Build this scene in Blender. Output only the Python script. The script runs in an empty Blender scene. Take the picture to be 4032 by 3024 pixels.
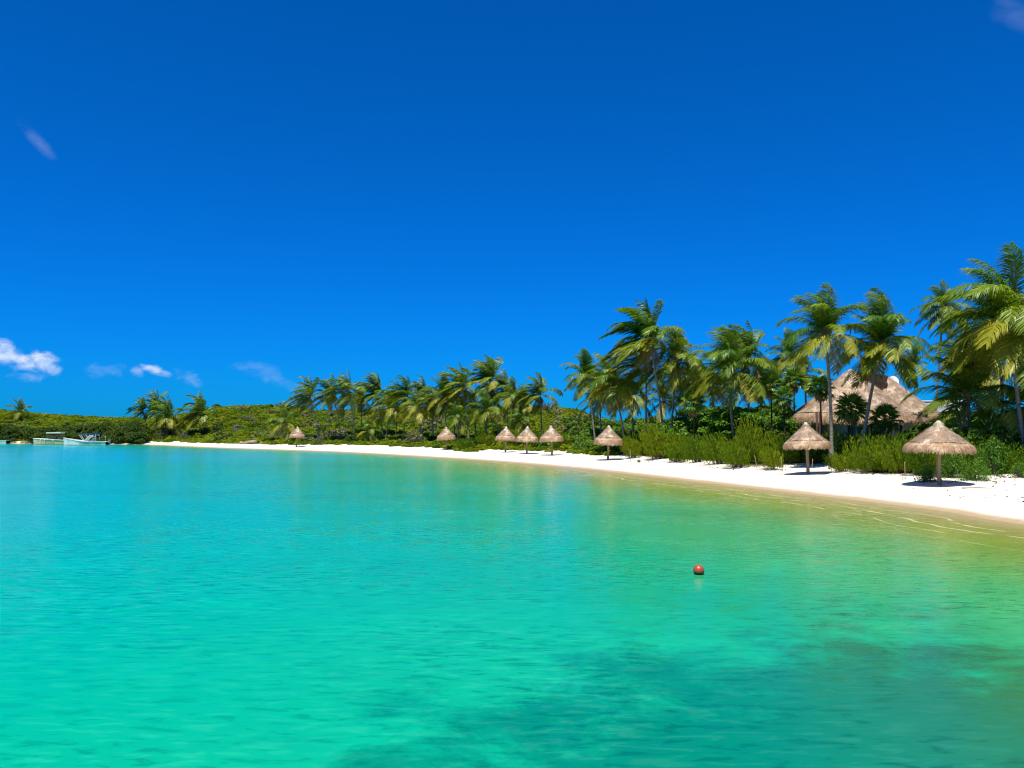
import bpy, math, random
import numpy as np
from mathutils import Vector, Matrix, Euler

random.seed(7)
rng = np.random.default_rng(11)
S = bpy.context.scene
COL = S.collection
R = math.radians

# ------------------------------------------------------------------ camera
FPX, HOR = 3190.0, 1692.0
PITCH = math.atan((HOR - 1512) / FPX)
CAMZ = 3.0
cam = bpy.data.cameras.new('camera')
cam.sensor_width = 36.0
cam.lens = FPX / 4032 * 36
cam.clip_start = 0.2
cam.clip_end = 9000
camo = bpy.data.objects.new('camera', cam)
camo.location = (0, 0, CAMZ)
camo.rotation_euler = (R(90) + PITCH, 0, 0)
COL.objects.link(camo)
S.camera = camo

# ------------------------------------------------------------------ sun and sky
SUN_EL, SUN_AZ = R(69), math.atan2(-0.35, -1.0)      # behind the camera, a little to the left
sun_dir = Vector((math.cos(SUN_EL) * math.sin(SUN_AZ), math.cos(SUN_EL) * math.cos(SUN_AZ), math.sin(SUN_EL)))
sl = bpy.data.lights.new('sun', 'SUN')
sl.energy = 5.0
sl.angle = R(0.5)
sl.color = (1.0, 0.93, 0.80)
so = bpy.data.objects.new('sun', sl)
so.rotation_euler = sun_dir.to_track_quat('Z', 'Y').to_euler()
so.location = (0, 0, 60)
COL.objects.link(so)

W = bpy.data.worlds.new('World')
S.world = W
W.use_nodes = True
wt = W.node_tree
wt.nodes.clear()


def dirv(px, py):
    c, s = math.cos(PITCH), math.sin(PITCH)
    x, y = (px - 2016) / FPX, -(py - 1512) / FPX
    v = Vector((x, c - y * s, s + y * c))
    return v.normalized()


class NT:
    """small helper that adds nodes and links them"""
    def __init__(self, tree):
        self.t = tree

    def n(self, typ, **kw):
        nd = self.t.nodes.new(typ)
        for k, v in kw.items():
            setattr(nd, k, v)
        return nd

    def link(self, a, b):
        self.t.links.new(a, b)

    def put(self, sock, v):
        if isinstance(v, bpy.types.NodeSocket):
            self.t.links.new(v, sock)
        elif v is not None:
            if isinstance(v, (tuple, list)) and len(v) == 3 and sock.type == 'RGBA':
                v = (*v, 1)
            sock.default_value = v

    def math(self, op, a, b=None, c=None, clamp=False):
        nd = self.n('ShaderNodeMath', operation=op, use_clamp=clamp)
        self.put(nd.inputs[0], a)
        if b is not None:
            self.put(nd.inputs[1], b)
        if c is not None:
            self.put(nd.inputs[2], c)
        return nd.outputs[0]

    def vmath(self, op, a, b=None):
        nd = self.n('ShaderNodeVectorMath', operation=op)
        self.put(nd.inputs[0], a)
        if b is not None:
            if op == 'SCALE':
                self.put(nd.inputs[3], b)
            else:
                self.put(nd.inputs[1], b)
        return nd.outputs['Value'] if op in ('DOT_PRODUCT', 'LENGTH', 'DISTANCE') else nd.outputs['Vector']

    def mix(self, f, a, b, blend='MIX'):
        nd = self.n('ShaderNodeMix', data_type='RGBA', blend_type=blend)
        self.put(nd.inputs[0], f)
        self.put(nd.inputs[6], a)
        self.put(nd.inputs[7], b)
        return nd.outputs[2]

    def rng(self, v, a, b, c=0.0, d=1.0, smooth=True):
        nd = self.n('ShaderNodeMapRange', interpolation_type='SMOOTHSTEP' if smooth else 'LINEAR')
        self.put(nd.inputs[0], v)
        for i, q in enumerate((a, b, c, d)):
            nd.inputs[i + 1].default_value = q
        return nd.outputs[0]

    def noise(self, vec, scale, detail=3, rough=0.55, dist=0.0, col=False):
        nd = self.n('ShaderNodeTexNoise')
        if vec is not None:
            self.put(nd.inputs['Vector'], vec)
        nd.inputs['Scale'].default_value = scale
        nd.inputs['Detail'].default_value = detail
        nd.inputs['Roughness'].default_value = rough
        nd.inputs['Distortion'].default_value = dist
        return nd.outputs['Color' if col else 'Fac']

    def mapping(self, vec, scale=(1, 1, 1), rot=(0, 0, 0), loc=(0, 0, 0)):
        nd = self.n('ShaderNodeMapping')
        self.put(nd.inputs['Vector'], vec)
        nd.inputs['Scale'].default_value = scale
        nd.inputs['Rotation'].default_value = rot
        nd.inputs['Location'].default_value = loc
        return nd.outputs[0]

    def ramp(self, v, stops, interp='LINEAR'):
        nd = self.n('ShaderNodeValToRGB')
        self.put(nd.inputs[0], v)
        cr = nd.color_ramp
        cr.interpolation = interp
        while len(cr.elements) < len(stops):
            cr.elements.new(0.5)
        for e, (p, c) in zip(cr.elements, stops):
            e.position = p
            e.color = (*c, 1)
        return nd.outputs[0]


w = NT(wt)
sky = w.n('ShaderNodeTexSky', sky_type='NISHITA', sun_disc=False)
sky.sun_elevation = SUN_EL
sky.sun_rotation = SUN_AZ
sky.air_density = 1.0
sky.dust_density = 0.3
sky.ozone_density = 3.0
tc = w.n('ShaderNodeTexCoord')
D = w.vmath('NORMALIZE', tc.outputs['Generated'])
sep = w.n('ShaderNodeSeparateXYZ')
w.link(D, sep.inputs[0])
tint = w.mix(w.rng(sep.outputs[2], 0.0, 0.5), (0.006, 0.35, 0.98), (0.003, 0.37, 0.90))
skyc = w.mix(1.0, sky.outputs[0], tint, 'MULTIPLY')
# clouds: small trade-wind puffs low over the left shore, wisps higher up
cn = w.noise(w.mapping(D, scale=(1, 1, 1.6)), 38, 6, 0.6, 0.3)
cn2 = w.noise(w.mapping(D, scale=(1, 1, 1.3)), 11, 5, 0.6, 0.2)


def blob(px, py, rx, ry, tilt=0.0):
    """soft elliptical mask round one sky direction"""
    c = dirv(px, py)
    right = Vector((c.y, -c.x, 0)).normalized()
    up = right.cross(c).normalized()
    a, b = right * math.cos(tilt) + up * math.sin(tilt), up * math.cos(tilt) - right * math.sin(tilt)
    u = w.math('DIVIDE', w.vmath('DOT_PRODUCT', D, tuple(a)), rx / FPX)
    v = w.math('DIVIDE', w.vmath('DOT_PRODUCT', D, tuple(b)), ry / FPX)
    q = w.math('ADD', w.math('MULTIPLY', u, u), w.math('MULTIPLY', v, v))
    front = w.math('GREATER_THAN', w.vmath('DOT_PRODUCT', D, tuple(c)), 0.5)
    return w.math('MULTIPLY', w.rng(w.math('SQRT', q), 1.5, 0.0), front)


tot = None
for px, py, rx, ry, tl, op, thr in [
        (20, 1395, 85, 45, -0.35, 1.0, .30), (105, 1430, 75, 34, -0.45, 1.0, .30), (165, 1425, 50, 50, 0.2, .95, .32), (205, 1455, 40, 28, -0.6, .8, .34),
        (120, 1480, 110, 25, 0, .35, .45), (610, 1455, 44, 18, -0.3, .85, .30), (655, 1470, 30, 13, -0.2, .8, .3),
        (400, 1460, 90, 40, 0, .22, .46), (540, 1462, 26, 20, 0, .3, .4), (740, 1485, 70, 30, -0.4, .2, .4),
        (1020, 1460, 90, 40, -0.2, .10, .42), (1100, 1500, 90, 35, -0.3, .12, .42),
        (165, 575, 95, 34, -0.75, .20, .40), (4010, 70, 120, 60, -0.7, .11, .40), (3980, 15, 80, 30, -0.5, .12, .38)]:
    m = blob(px, py, rx, ry, tl)
    nn = cn if rx < 80 or py > 600 else cn2
    k = w.rng(w.math('ADD', w.math('MULTIPLY', m, 0.72), w.math('MULTIPLY', w.math('SUBTRACT', nn, 0.62), 1.7)), thr - .40, thr + .34)
    k = w.math('MULTIPLY', w.math('MULTIPLY', k, op), w.rng(m, 0.0, 0.25))
    tot = k if tot is None else w.math('MAXIMUM', tot, k)
cloudc = w.mix(w.rng(cn, 0.35, 0.65), (3.0, 4.4, 6.8), (5.6, 6.2, 7.6))
skyc = w.mix(tot, skyc, cloudc)
bg = w.n('ShaderNodeBackground')
w.link(skyc, bg.inputs[0])
bg.inputs[1].default_value = 0.10
wo = w.n('ShaderNodeOutputWorld')
w.link(bg.outputs[0], wo.inputs[0])

S.view_settings.view_transform = 'Standard'
S.view_settings.look = 'None'
S.view_settings.exposure = 0.50
S.view_settings.gamma = 1.0
S.view_settings.use_curve_mapping = False
S.render.engine = 'CYCLES'
S.cycles.filter_width = 1.15
S.cycles.max_bounces = 6
S.cycles.transparent_max_bounces = 8


# ------------------------------------------------------------------ helpers
def pt(px, py, Dp):
    """world point seen at photo pixel (px, py) at forward distance Dp"""
    v = dirv(px, py)
    k = Dp / v.y
    return Vector((v.x * k, Dp, CAMZ + v.z * k))


def xat(px, Dp):
    return (px - 2016) / FPX * Dp * 1.0016


def mesh(name, V, Q=None, T=None, mats=(), smooth=False, mi=None):
    V = np.asarray(V, dtype=np.float32).reshape(-1, 3)
    Q = np.zeros((0, 4), int) if Q is None else np.asarray(Q, int).reshape(-1, 4)
    T = np.zeros((0, 3), int) if T is None else np.asarray(T, int).reshape(-1, 3)
    me = bpy.data.meshes.new(name)
    me.vertices.add(len(V))
    me.vertices.foreach_set('co', V.ravel())
    loops = np.concatenate([Q.ravel(), T.ravel()])
    me.loops.add(len(loops))
    me.loops.foreach_set('vertex_index', loops)
    me.polygons.add(len(Q) + len(T))
    st = np.concatenate([np.arange(len(Q)) * 4, len(Q) * 4 + np.arange(len(T)) * 3])
    me.polygons.foreach_set('loop_start', st)
    me.polygons.foreach_set('use_smooth', np.full(len(st), smooth))
    if mi is not None:
        me.polygons.foreach_set('material_index', np.asarray(mi, int))
    for m in mats:
        me.materials.append(m)
    me.update(calc_edges=True)
    me.validate()
    return me


def obj(name, me, parent=None, loc=None, rot=None, scale=None):
    o = bpy.data.objects.new(name, me)
    COL.objects.link(o)
    if parent is not None:
        o.parent = parent
    if loc is not None:
        o.location = loc
    if rot is not None:
        o.rotation_euler = rot
    if scale is not None:
        o.scale = scale if hasattr(scale, '__len__') else (scale,) * 3
    return o


def tag(o, label, cat, group=None, kind=None):
    if label:
        o['label'] = label
    if cat:
        o['category'] = cat
    if group:
        o['group'] = group
    if kind:
        o['kind'] = kind
    return o


def thing(name, label, cat, loc, rotz=0, group=None):
    o = obj(name, None, loc=loc, rot=(0, 0, rotz))
    return tag(o, label, cat, group)


class MB:
    """collects boxes, tubes and lathes into one mesh"""
    def __init__(self):
        self.V, self.Q, self.T, self.k = [], [], [], 0

    def add(self, V, Q=(), T=()):
        V = np.asarray(V, float).reshape(-1, 3)
        self.V.append(V)
        if len(Q):
            self.Q.append(np.asarray(Q, int) + self.k)
        if len(T):
            self.T.append(np.asarray(T, int) + self.k)
        self.k += len(V)
        return self

    def box(self, x0, y0, z0, x1, y1, z1, bev=0.0):
        if bev <= 0:
            V = [(x, y, z) for z in (z0, z1) for x, y in ((x0, y0), (x1, y0), (x1, y1), (x0, y1))]
            return self.add(V, [(0, 3, 2, 1), (4, 5, 6, 7), (0, 1, 5, 4), (1, 2, 6, 5), (2, 3, 7, 6), (3, 0, 4, 7)])
        rings = [(z0, bev), (z0 + bev, 0), (z1 - bev, 0), (z1, bev)]
        V, Q = [], []
        for z, i in rings:
            V += [(x0 + bev, y0 + i, z), (x1 - bev, y0 + i, z), (x1 - i, y0 + bev, z), (x1 - i, y1 - bev, z),
                  (x1 - bev, y1 - i, z), (x0 + bev, y1 - i, z), (x0 + i, y1 - bev, z), (x0 + i, y0 + bev, z)]
        for r in range(3):
            for j in range(8):
                a, b = r * 8 + j, r * 8 + (j + 1) % 8
                Q.append((a, b, b + 8, a + 8))
        Q += [(7, 6, 1, 0), (6, 5, 2, 1), (5, 4, 3, 2), (24, 25, 30, 31), (25, 26, 29, 30), (26, 27, 28, 29)]
        return self.add(V, Q)

    def tube(self, pts, rad, n=8, cap=True):
        pts = [Vector(p) for p in pts]
        rad = rad if hasattr(rad, '__len__') else [rad] * len(pts)
        V, Q, T = [], [], []
        ref = Vector((0.3, 1, 0.2)).normalized()
        for i, p in enumerate(pts):
            t = (pts[min(i + 1, len(pts) - 1)] - pts[max(i - 1, 0)]).normalized()
            rf = ref if abs(t.dot(ref)) < 0.92 else Vector((1, 0, 0.1)).normalized()
            u = t.cross(rf).normalized()
            v = t.cross(u).normalized()
            for j in range(n):
                a = 2 * math.pi * j / n
                V.append(p + (u * math.cos(a) + v * math.sin(a)) * rad[i])
        for i in range(len(pts) - 1):
            for j in range(n):
                a, b = i * n + j, i * n + (j + 1) % n
                Q.append((a, b, b + n, a + n))
        if cap:
            for i in (0, len(pts) - 1):
                V.append(pts[i])
                c = len(V) - 1
                for j in range(n):
                    T.append((c, i * n + j, i * n + (j + 1) % n) if i else (c, (j + 1) % n, j))
        return self.add([tuple(q) for q in V], Q, T)

    def lathe(self, prof, n=24, jit=0.0, c=(0, 0, 0)):
        V, Q = [], []
        for r, z in prof:
            for j in range(n):
                a = 2 * math.pi * j / n
                rr = r * (1 + jit * random.uniform(-1, 1))
                V.append((c[0] + rr * math.cos(a), c[1] + rr * math.sin(a), c[2] + z + jit * random.uniform(-.3, .3)))
        for i in range(len(prof) - 1):
            for j in range(n):
                a, b = i * n + j, i * n + (j + 1) % n
                Q.append((a, b, b + n, a + n))
        return self.add(V, Q)

    def mesh(self, name, mat, smooth=False):
        V = np.concatenate(self.V)
        Q = np.concatenate(self.Q) if self.Q else None
        T = np.concatenate(self.T) if self.T else None
        return mesh(name, V, Q, T, [mat] if mat else [], smooth)


def nrm(a):
    return a / np.maximum(np.linalg.norm(a, axis=-1, keepdims=True), 1e-9)


def smoothstep(x):
    x = np.clip(x, 0, 1)
    return x * x * (3 - 2 * x)


# ------------------------------------------------------------------ materials
def new_mat(name):
    m = bpy.data.materials.new(name)
    m.use_nodes = True
    m.node_tree.nodes.clear()
    n = NT(m.node_tree)
    out = n.n('ShaderNodeOutputMaterial')
    return m, n, out


def principled(n, out, color, rough=0.7, spec=0.3, bump=None, bstr=0.5, bdist=0.02, **kw):
    p = n.n('ShaderNodeBsdfPrincipled')
    n.put(p.inputs['Base Color'], color)
    n.put(p.inputs['Roughness'], rough)
    p.inputs['Specular IOR Level'].default_value = spec
    for k, v in kw.items():
        n.put(p.inputs[k.replace('_', ' ')], v)
    if bump is not None:
        b = n.n('ShaderNodeBump')
        n.put(b.inputs['Height'], bump)
        b.inputs['Strength'].default_value = bstr
        b.inputs['Distance'].default_value = bdist
        n.link(b.outputs[0], p.inputs['Normal'])
    n.link(p.outputs[0], out.inputs[0])
    return p


def simple(name, col, col2=None, scale=6, rough=0.7, spec=0.3, bstr=0.3, bdist=0.01, stretch=(1, 1, 1)):
    m, n, out = new_mat(name)
    tcn = n.n('ShaderNodeTexCoord')
    v = n.mapping(tcn.outputs['Object'], scale=stretch)
    f = n.noise(v, scale, 4, 0.6)
    c = n.mix(n.rng(f, 0.3, 0.7), col, col2 or tuple(x * 0.8 for x in col))
    principled(n, out, c, rough, spec, f, bstr, bdist)
    return m


def leaf_mat(name, dark, light, yellow, yfac=0.3, transl=0.32, gloss=0.10, grough=0.35, isl=0.5):
    """leaf shader: thin leaf that lets some sun through, varied leaf by leaf and plant by plant"""
    m, n, out = new_mat(name)
    g = n.n('ShaderNodeNewGeometry')
    oi = n.n('ShaderNodeObjectInfo')
    ri = g.outputs['Random Per Island']
    c = n.mix(n.math('ADD', n.math('MULTIPLY', ri, isl), n.math('MULTIPLY', oi.outputs['Random'], 1 - isl)), dark, light)
    big = n.noise(g.outputs['Position'], 0.11, 5, 0.65)
    f = n.math('MULTIPLY', n.rng(n.math('ADD', big, n.math('MULTIPLY', n.math('SUBTRACT', oi.outputs['Random'], 0.5), 0.35)), 0.36, 0.66), yfac)
    c = n.mix(f, c, yellow)
    d = n.n('ShaderNodeBsdfDiffuse')
    n.link(c, d.inputs[0])
    t = n.n('ShaderNodeBsdfTranslucent')
    n.link(n.mix(1.0, c, (1.15, 1.25, 0.55), 'MULTIPLY'), t.inputs[0])
    gl = n.n('ShaderNodeBsdfGlossy')
    gl.inputs['Roughness'].default_value = grough
    gl.inputs[0].default_value = (0.9, 1, 0.8, 1)
    a = n.n('ShaderNodeMixShader')
    a.inputs[0].default_value = transl
    n.link(d.outputs[0], a.inputs[1])
    n.link(t.outputs[0], a.inputs[2])
    b = n.n('ShaderNodeMixShader')
    b.inputs[0].default_value = gloss
    n.link(a.outputs[0], b.inputs[1])
    n.link(gl.outputs[0], b.inputs[2])
    n.link(b.outputs[0], out.inputs[0])
    return m


M = {}
M['frond'] = leaf_mat('palm_frond_green', (0.030, 0.110, 0.006), (0.105, 0.225, 0.008), (0.24, 0.29, 0.010), 0.6, 0.38, 0.035, 0.42)
M['frond_old'] = leaf_mat('palm_frond_olive', (0.095, 0.160, 0.004), (0.23, 0.285, 0.008), (0.38, 0.32, 0.018), 0.55, 0.36, 0.035, 0.45)
M['frond_dead'] = leaf_mat('palm_frond_brown', (0.13, 0.075, 0.035), (0.30, 0.19, 0.10), (0.36, 0.26, 0.15), 0.4, 0.15, 0.02, 0.5)
M['fan'] = leaf_mat('fan_leaf_green', (0.045, 0.13, 0.008), (0.13, 0.25, 0.015), (0.20, 0.26, 0.02), 0.3, 0.25, 0.035, 0.4)
M['scrub'] = leaf_mat('hillside_leaf', (0.048, 0.105, 0.003), (0.140, 0.215, 0.005), (0.25, 0.265, 0.008), 0.65, 0.34, 0.008, 0.6, 0.35)
M['scrub_dark'] = leaf_mat('mangrove_leaf', (0.018, 0.048, 0.007), (0.055, 0.105, 0.010), (0.085, 0.110, 0.01), 0.4, 0.2, 0.01, 0.55, 0.4)
M['feather'] = leaf_mat('feathery_shrub_leaf', (0.055, 0.125, 0.003), (0.155, 0.250, 0.006), (0.26, 0.30, 0.008), 0.55, 0.38, 0.01, 0.5, 0.55)
M['glossy'] = leaf_mat('sea_grape_leaf', (0.035, 0.115, 0.006), (0.115, 0.255, 0.010), (0.16, 0.24, 0.02), 0.4, 0.28, 0.02, 0.5, 0.6)
M['grey_scrub'] = leaf_mat('grey_shrub_leaf', (0.085, 0.095, 0.04), (0.17, 0.17, 0.09), (0.15, 0.17, 0.05), 0.4, 0.15, 0.02, 0.5, 0.5)
M['twig'] = simple('grey_twig', (0.14, 0.115, 0.09), (0.08, 0.065, 0.05), 8)
M['trunk'] = simple('palm_trunk_bark', (0.26, 0.24, 0.20), (0.15, 0.135, 0.11), 5, 0.85, 0.2, 0.9, 0.03, (1, 1, 3.5))
M['rachis'] = simple('frond_midrib', (0.20, 0.21, 0.05), (0.16, 0.13, 0.05), 6)
M['coconut'] = simple('coconut_husk', (0.10, 0.12, 0.02), (0.13, 0.09, 0.03), 5)
M['white'] = simple('white_paint', (0.78, 0.78, 0.75), (0.70, 0.70, 0.66), 3, 0.5, 0.4, 0.1, 0.005)
M['cream'] = simple('cream_plaster', (0.80, 0.68, 0.46), (0.72, 0.60, 0.40), 1.5, 0.9, 0.1, 0.3, 0.01)
M['teal'] = simple('teal_paint', (0.0, 0.22, 0.20), (0.0, 0.17, 0.16), 3, 0.5)
M['glass'] = simple('window_glass', (0.05, 0.30, 0.34), (0.02, 0.16, 0.18), 1, 0.08, 0.6, 0, 0.001)
M['wood'] = simple('weathered_post_wood', (0.36, 0.25, 0.15), (0.24, 0.165, 0.10), 9, 0.85, 0.2, 0.6, 0.01, (1, 1, 0.15))
M['log'] = simple('dark_log_wood', (0.09, 0.055, 0.035), (0.055, 0.035, 0.025), 9, 0.85, 0.2, 0.6, 0.01, (1, 1, 0.15))
M['black'] = simple('black_plastic', (0.012, 0.013, 0.016), (0.02, 0.02, 0.025), 3, 0.4, 0.4, 0.05, 0.002)
M['cord'] = simple('binding_rope', (0.045, 0.025, 0.015), (0.03, 0.018, 0.01), 12, 0.9, 0.1)
M['grey'] = simple('grey_plastic', (0.22, 0.22, 0.21), (0.15, 0.15, 0.15), 4, 0.5)
M['hull_aqua'] = simple('pale_hull_paint', (0.74, 0.76, 0.68), (0.66, 0.68, 0.60), 1.5, 0.35, 0.5, 0.05, 0.002)
M['hull_grey'] = simple('dull_hull_paint', (0.74, 0.56, 0.34), (0.62, 0.47, 0.29), 1.5, 0.45, 0.4, 0.05, 0.002)
M['navy'] = simple('navy_boot_paint', (0.01, 0.05, 0.10), (0.01, 0.03, 0.07), 3, 0.5)
M['blue_canvas'] = simple('blue_canvas', (0.005, 0.07, 0.30), (0.004, 0.05, 0.24), 5, 0.8)
M['letter'] = simple('faded_teal_lettering', (0.09, 0.16, 0.16), (0.06, 0.11, 0.11), 6)
M['rock'] = simple('beach_rock', (0.34, 0.29, 0.22), (0.20, 0.16, 0.12), 4, 0.9, 0.1, 0.8, 0.03)
M['weed'] = simple('dry_seaweed', (0.10, 0.065, 0.04), (0.17, 0.12, 0.08), 8, 0.95, 0.05)


def thatch_mat(name, a, b, c):
    m, n, out = new_mat(name)
    g = n.n('ShaderNodeNewGeometry')
    tcn = n.n('ShaderNodeTexCoord')
    ri = g.outputs['Random Per Island']
    f = n.noise(g.outputs['Position'], 2.2, 4, 0.65)
    f2 = n.noise(tcn.outputs['Object'], 22, 3, 0.6)
    col = n.mix(ri, a, b)
    col = n.mix(n.rng(f, 0.46, 0.66), col, c)
    col = n.mix(n.rng(f2, 0.35, 0.7, 0, 0.5), col, a)
    principled(n, out, col, 0.75, 0.25, f2, 0.5, 0.02)
    return m


M['thatch'] = thatch_mat('palm_thatch', (0.26, 0.17, 0.105), (0.58, 0.43, 0.30), (0.80, 0.70, 0.55))
M['thatch_skirt'] = thatch_mat('palm_thatch_fringe', (0.28, 0.155, 0.08), (0.62, 0.43, 0.27), (0.70, 0.54, 0.37))
M['thatch_dark'] = thatch_mat('dark_thatch', (0.035, 0.022, 0.014), (0.075, 0.048, 0.03), (0.09, 0.06, 0.04))

# ------------------------------------------------------------------ land and shoreline
SHORE_PX = [(4032, 25.7), (3700, 30.1), (3400, 34.2), (3000, 41), (2600, 50.9), (2300, 62), (2000, 74.8), (1800, 84), (1600, 93.8),
            (1480, 100.7), (1300, 111), (1100, 121), (850, 135), (700, 149.5), (580, 162), (450, 166), (220, 171), (0, 174.5)]
VEG_PX = [(4032, 37.9), (3950, 38.6), (3850, 37.3), (3700, 38.2), (3640, 38.6), (3500, 41.6), (3290, 44.6), (3220, 52.0), (3100, 52.5),
          (3020, 49.5), (2900, 51.3), (2800, 54.0), (2720, 61), (2600, 62.5), (2500, 68), (2400, 75), (2300, 81), (2150, 89), (2000, 94),
          (1900, 97), (1850, 92), (1780, 104), (1700, 107), (1600, 113), (1480, 122), (1300, 127), (1100, 133), (1000, 139), (850, 150),
          (700, 163), (600, 168), (550, 165.5), (450, 168), (220, 173), (0, 176.5)]
RIGHT_S = [(30, -90), (26, -30), (22, -4), (19.3, 12)]
RIGHT_V = [(48, -90), (42, -20), (37, 4), (31, 24)]
LEFT_S = [(-150, 172), (-260, 150), (-420, 90)]
LEFT_V = [(-150, 174), (-260, 152), (-420, 92)]


def chain(pxs, right, left):
    p = [Vector((a, b, 0)) for a, b in right] + [Vector((xat(a, d), d, 0)) for a, d in pxs] + [Vector((a, b, 0)) for a, b in left]
    out = []
    for i in range(len(p) - 1):      # Catmull-Rom, centripetal enough for these spacings
        p0, p1, p2, p3 = p[max(i - 1, 0)], p[i], p[i + 1], p[min(i + 2, len(p) - 1)]
        for k in range(5):
            t = k / 5
            q = 0.5 * ((2 * p1) + (p2 - p0) * t + (2 * p0 - 5 * p1 + 4 * p2 - p3) * t * t + (3 * p1 - p0 - 3 * p2 + p3) * t ** 3)
            out.append((q.x, q.y))
    out.append((p[-1].x, p[-1].y))
    return np.array(out)


SHORE = chain(SHORE_PX, RIGHT_S, LEFT_S)
VEG = chain(VEG_PX, RIGHT_V, LEFT_V)


def sdist(P, poly):
    """signed distance to a chain, positive on its land side"""
    P = np.asarray(P, float)
    out = np.empty(len(P))
    A, B = poly[:-1], poly[1:]
    E = B - A
    L2 = (E ** 2).sum(1)
    for s in range(0, len(P), 4000):
        q = P[s:s + 4000, None, :] - A[None]
        t = np.clip((q * E).sum(2) / L2, 0, 1)
        r = q - t[..., None] * E
        d2 = (r ** 2).sum(2)
        k = d2.argmin(1)
        ii = np.arange(len(k))
        cr = E[k, 0] * q[ii, k, 1] - E[k, 1] * q[ii, k, 0]
        out[s:s + 4000] = np.sqrt(d2[ii, k]) * np.where(cr < 0, 1, -1)
    return out


HILL = [(-2600, 260, 1606), (-400, 235, 1598), (0, 225, 1612), (130, 225, 1623), (260, 225, 1636), (560, 225, 1647), (700, 212, 1636), (780, 205, 1616),
        (860, 200, 1599), (950, 200, 1594), (1060, 198, 1594), (1150, 195, 1601), (1270, 190, 1617), (1500, 180, 1617), (1800, 165, 1612),
        (2050, 155, 1603), (2150, 150, 1604), (2250, 140, 1611), (2330, 132, 1640), (2450, 125, 1680), (2700, 110, 1692), (4032, 90, 1694), (9000, 90, 1694)]
_hx = np.array([math.atan2(a - 2016, FPX) for a, _, _ in HILL])
_hd = np.array([b for _, b, _ in HILL], float)
_hz = np.array([CAMZ + (HOR - c) / FPX * b - 1.0 for _, b, c in HILL])


def vnoise(x, y, s):
    x, y = x / s, y / s
    return (np.sin(x * 1.3 + 1.7 * np.sin(y * .9 + .4)) + np.sin(y * 1.7 + 1.3 * np.sin(x * 1.1 + 2.1)) + np.sin((x + y) * 2.3 + .7)) / 3


def height(P, ds=None):
    P = np.asarray(P, float).reshape(-1, 2)
    ds = sdist(P, SHORE) if ds is None else ds
    dv = sdist(P, VEG)
    x, y = P[:, 0], P[:, 1]
    beach = np.where(ds > 0, 0.60 * (1 - np.exp(-np.maximum(ds, 0) / 3.0)) + 0.008 * np.maximum(ds, 0), np.maximum(0.16 * ds, -2.2))
    beach += np.where(ds > 1.5, 1, np.clip(ds / 1.5, 0, 1)) * (0.035 * vnoise(x, y, 1.3) + 0.02 * vnoise(x + 7, y - 3, .45))
    beach = beach + 0.12 * smoothstep(dv / 1.5 + .5)
    az = np.arctan2(x, np.maximum(y, 1))
    dt, ht = np.interp(az, _hx, _hd), np.interp(az, _hx, _hz)
    t = smoothstep((dv - 1.0) / np.maximum(dt - (y - dv) - 1, 12))
    up = np.maximum(ht - 0.8, 0) * t ** 0.85
    fall = 1 - smoothstep((y - dt - 5) / 90) * 1.0
    z = beach + np.where(dv > 0, up * fall + 0.25 * vnoise(x, y, 9) * np.clip(dv / 15, 0, 1), 0)
    return z - 4.0 * smoothstep((y - dt - 90) / 60)


def gz(x, y):
    return float(height([(x, y)])[0])


# ground: strips that follow the shoreline from 14 m offshore to far inland
def resample(poly, steps):
    seg = np.linalg.norm(np.diff(poly, axis=0), axis=1)
    s = np.concatenate([[0], np.cumsum(seg)])
    u = np.interp(steps, np.linspace(0, 1, len(s)), s)
    return np.stack([np.interp(u, s, poly[:, 0]), np.interp(u, s, poly[:, 1])], 1)


def build_ground():
    # dense where the beach is near the camera
    seg = np.linalg.norm(np.diff(SHORE, axis=0), axis=1)
    s = np.concatenate([[0], np.cumsum(seg)])
    mid = (SHORE[:-1] + SHORE[1:]) / 2
    w_ = 1 / np.clip(np.linalg.norm(mid, axis=1) / 60, 0.4, 3.5)
    c = np.concatenate([[0], np.cumsum(seg * w_)])
    u = np.interp(np.linspace(0, c[-1], 900), c, s)
    P = np.stack([np.interp(u, s, SHORE[:, 0]), np.interp(u, s, SHORE[:, 1])], 1)
    T = np.gradient(P, axis=0)
    for _ in range(25):
        T[1:-1] = (T[:-2] + T[1:-1] * 2 + T[2:]) / 4
    T = nrm(T)
    N = np.stack([T[:, 1], -T[:, 0]], 1)
    dd = np.concatenate([np.linspace(-16, -2, 9), np.linspace(-1.5, 12, 52), np.linspace(12.6, 30, 24), np.geomspace(32, 420, 44)])
    G = P[None] + N[None] * dd[:, None, None]
    G = G.reshape(-1, 2)
    ds = sdist(G, SHORE)
    z = height(G, ds)
    n = len(P)
    a = np.arange(len(dd) - 1)[:, None] * n + np.arange(n - 1)[None]
    Q = np.stack([a, a + 1, a + n + 1, a + n], -1).reshape(-1, 4)
    me = mesh('ground', np.column_stack([G, z]), Q[:, ::-1], mats=[sand_mat()], smooth=True)
    for nm, arr in (('shore', ds), ('veg', sdist(G, VEG))):
        at = me.attributes.new(nm, 'FLOAT', 'POINT')
        at.data.foreach_set('value', arr.astype(np.float32))
    o = obj('ground', me)
    tag(o, 'white sand beach rising to scrub covered low hills', None, kind='structure')


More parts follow.
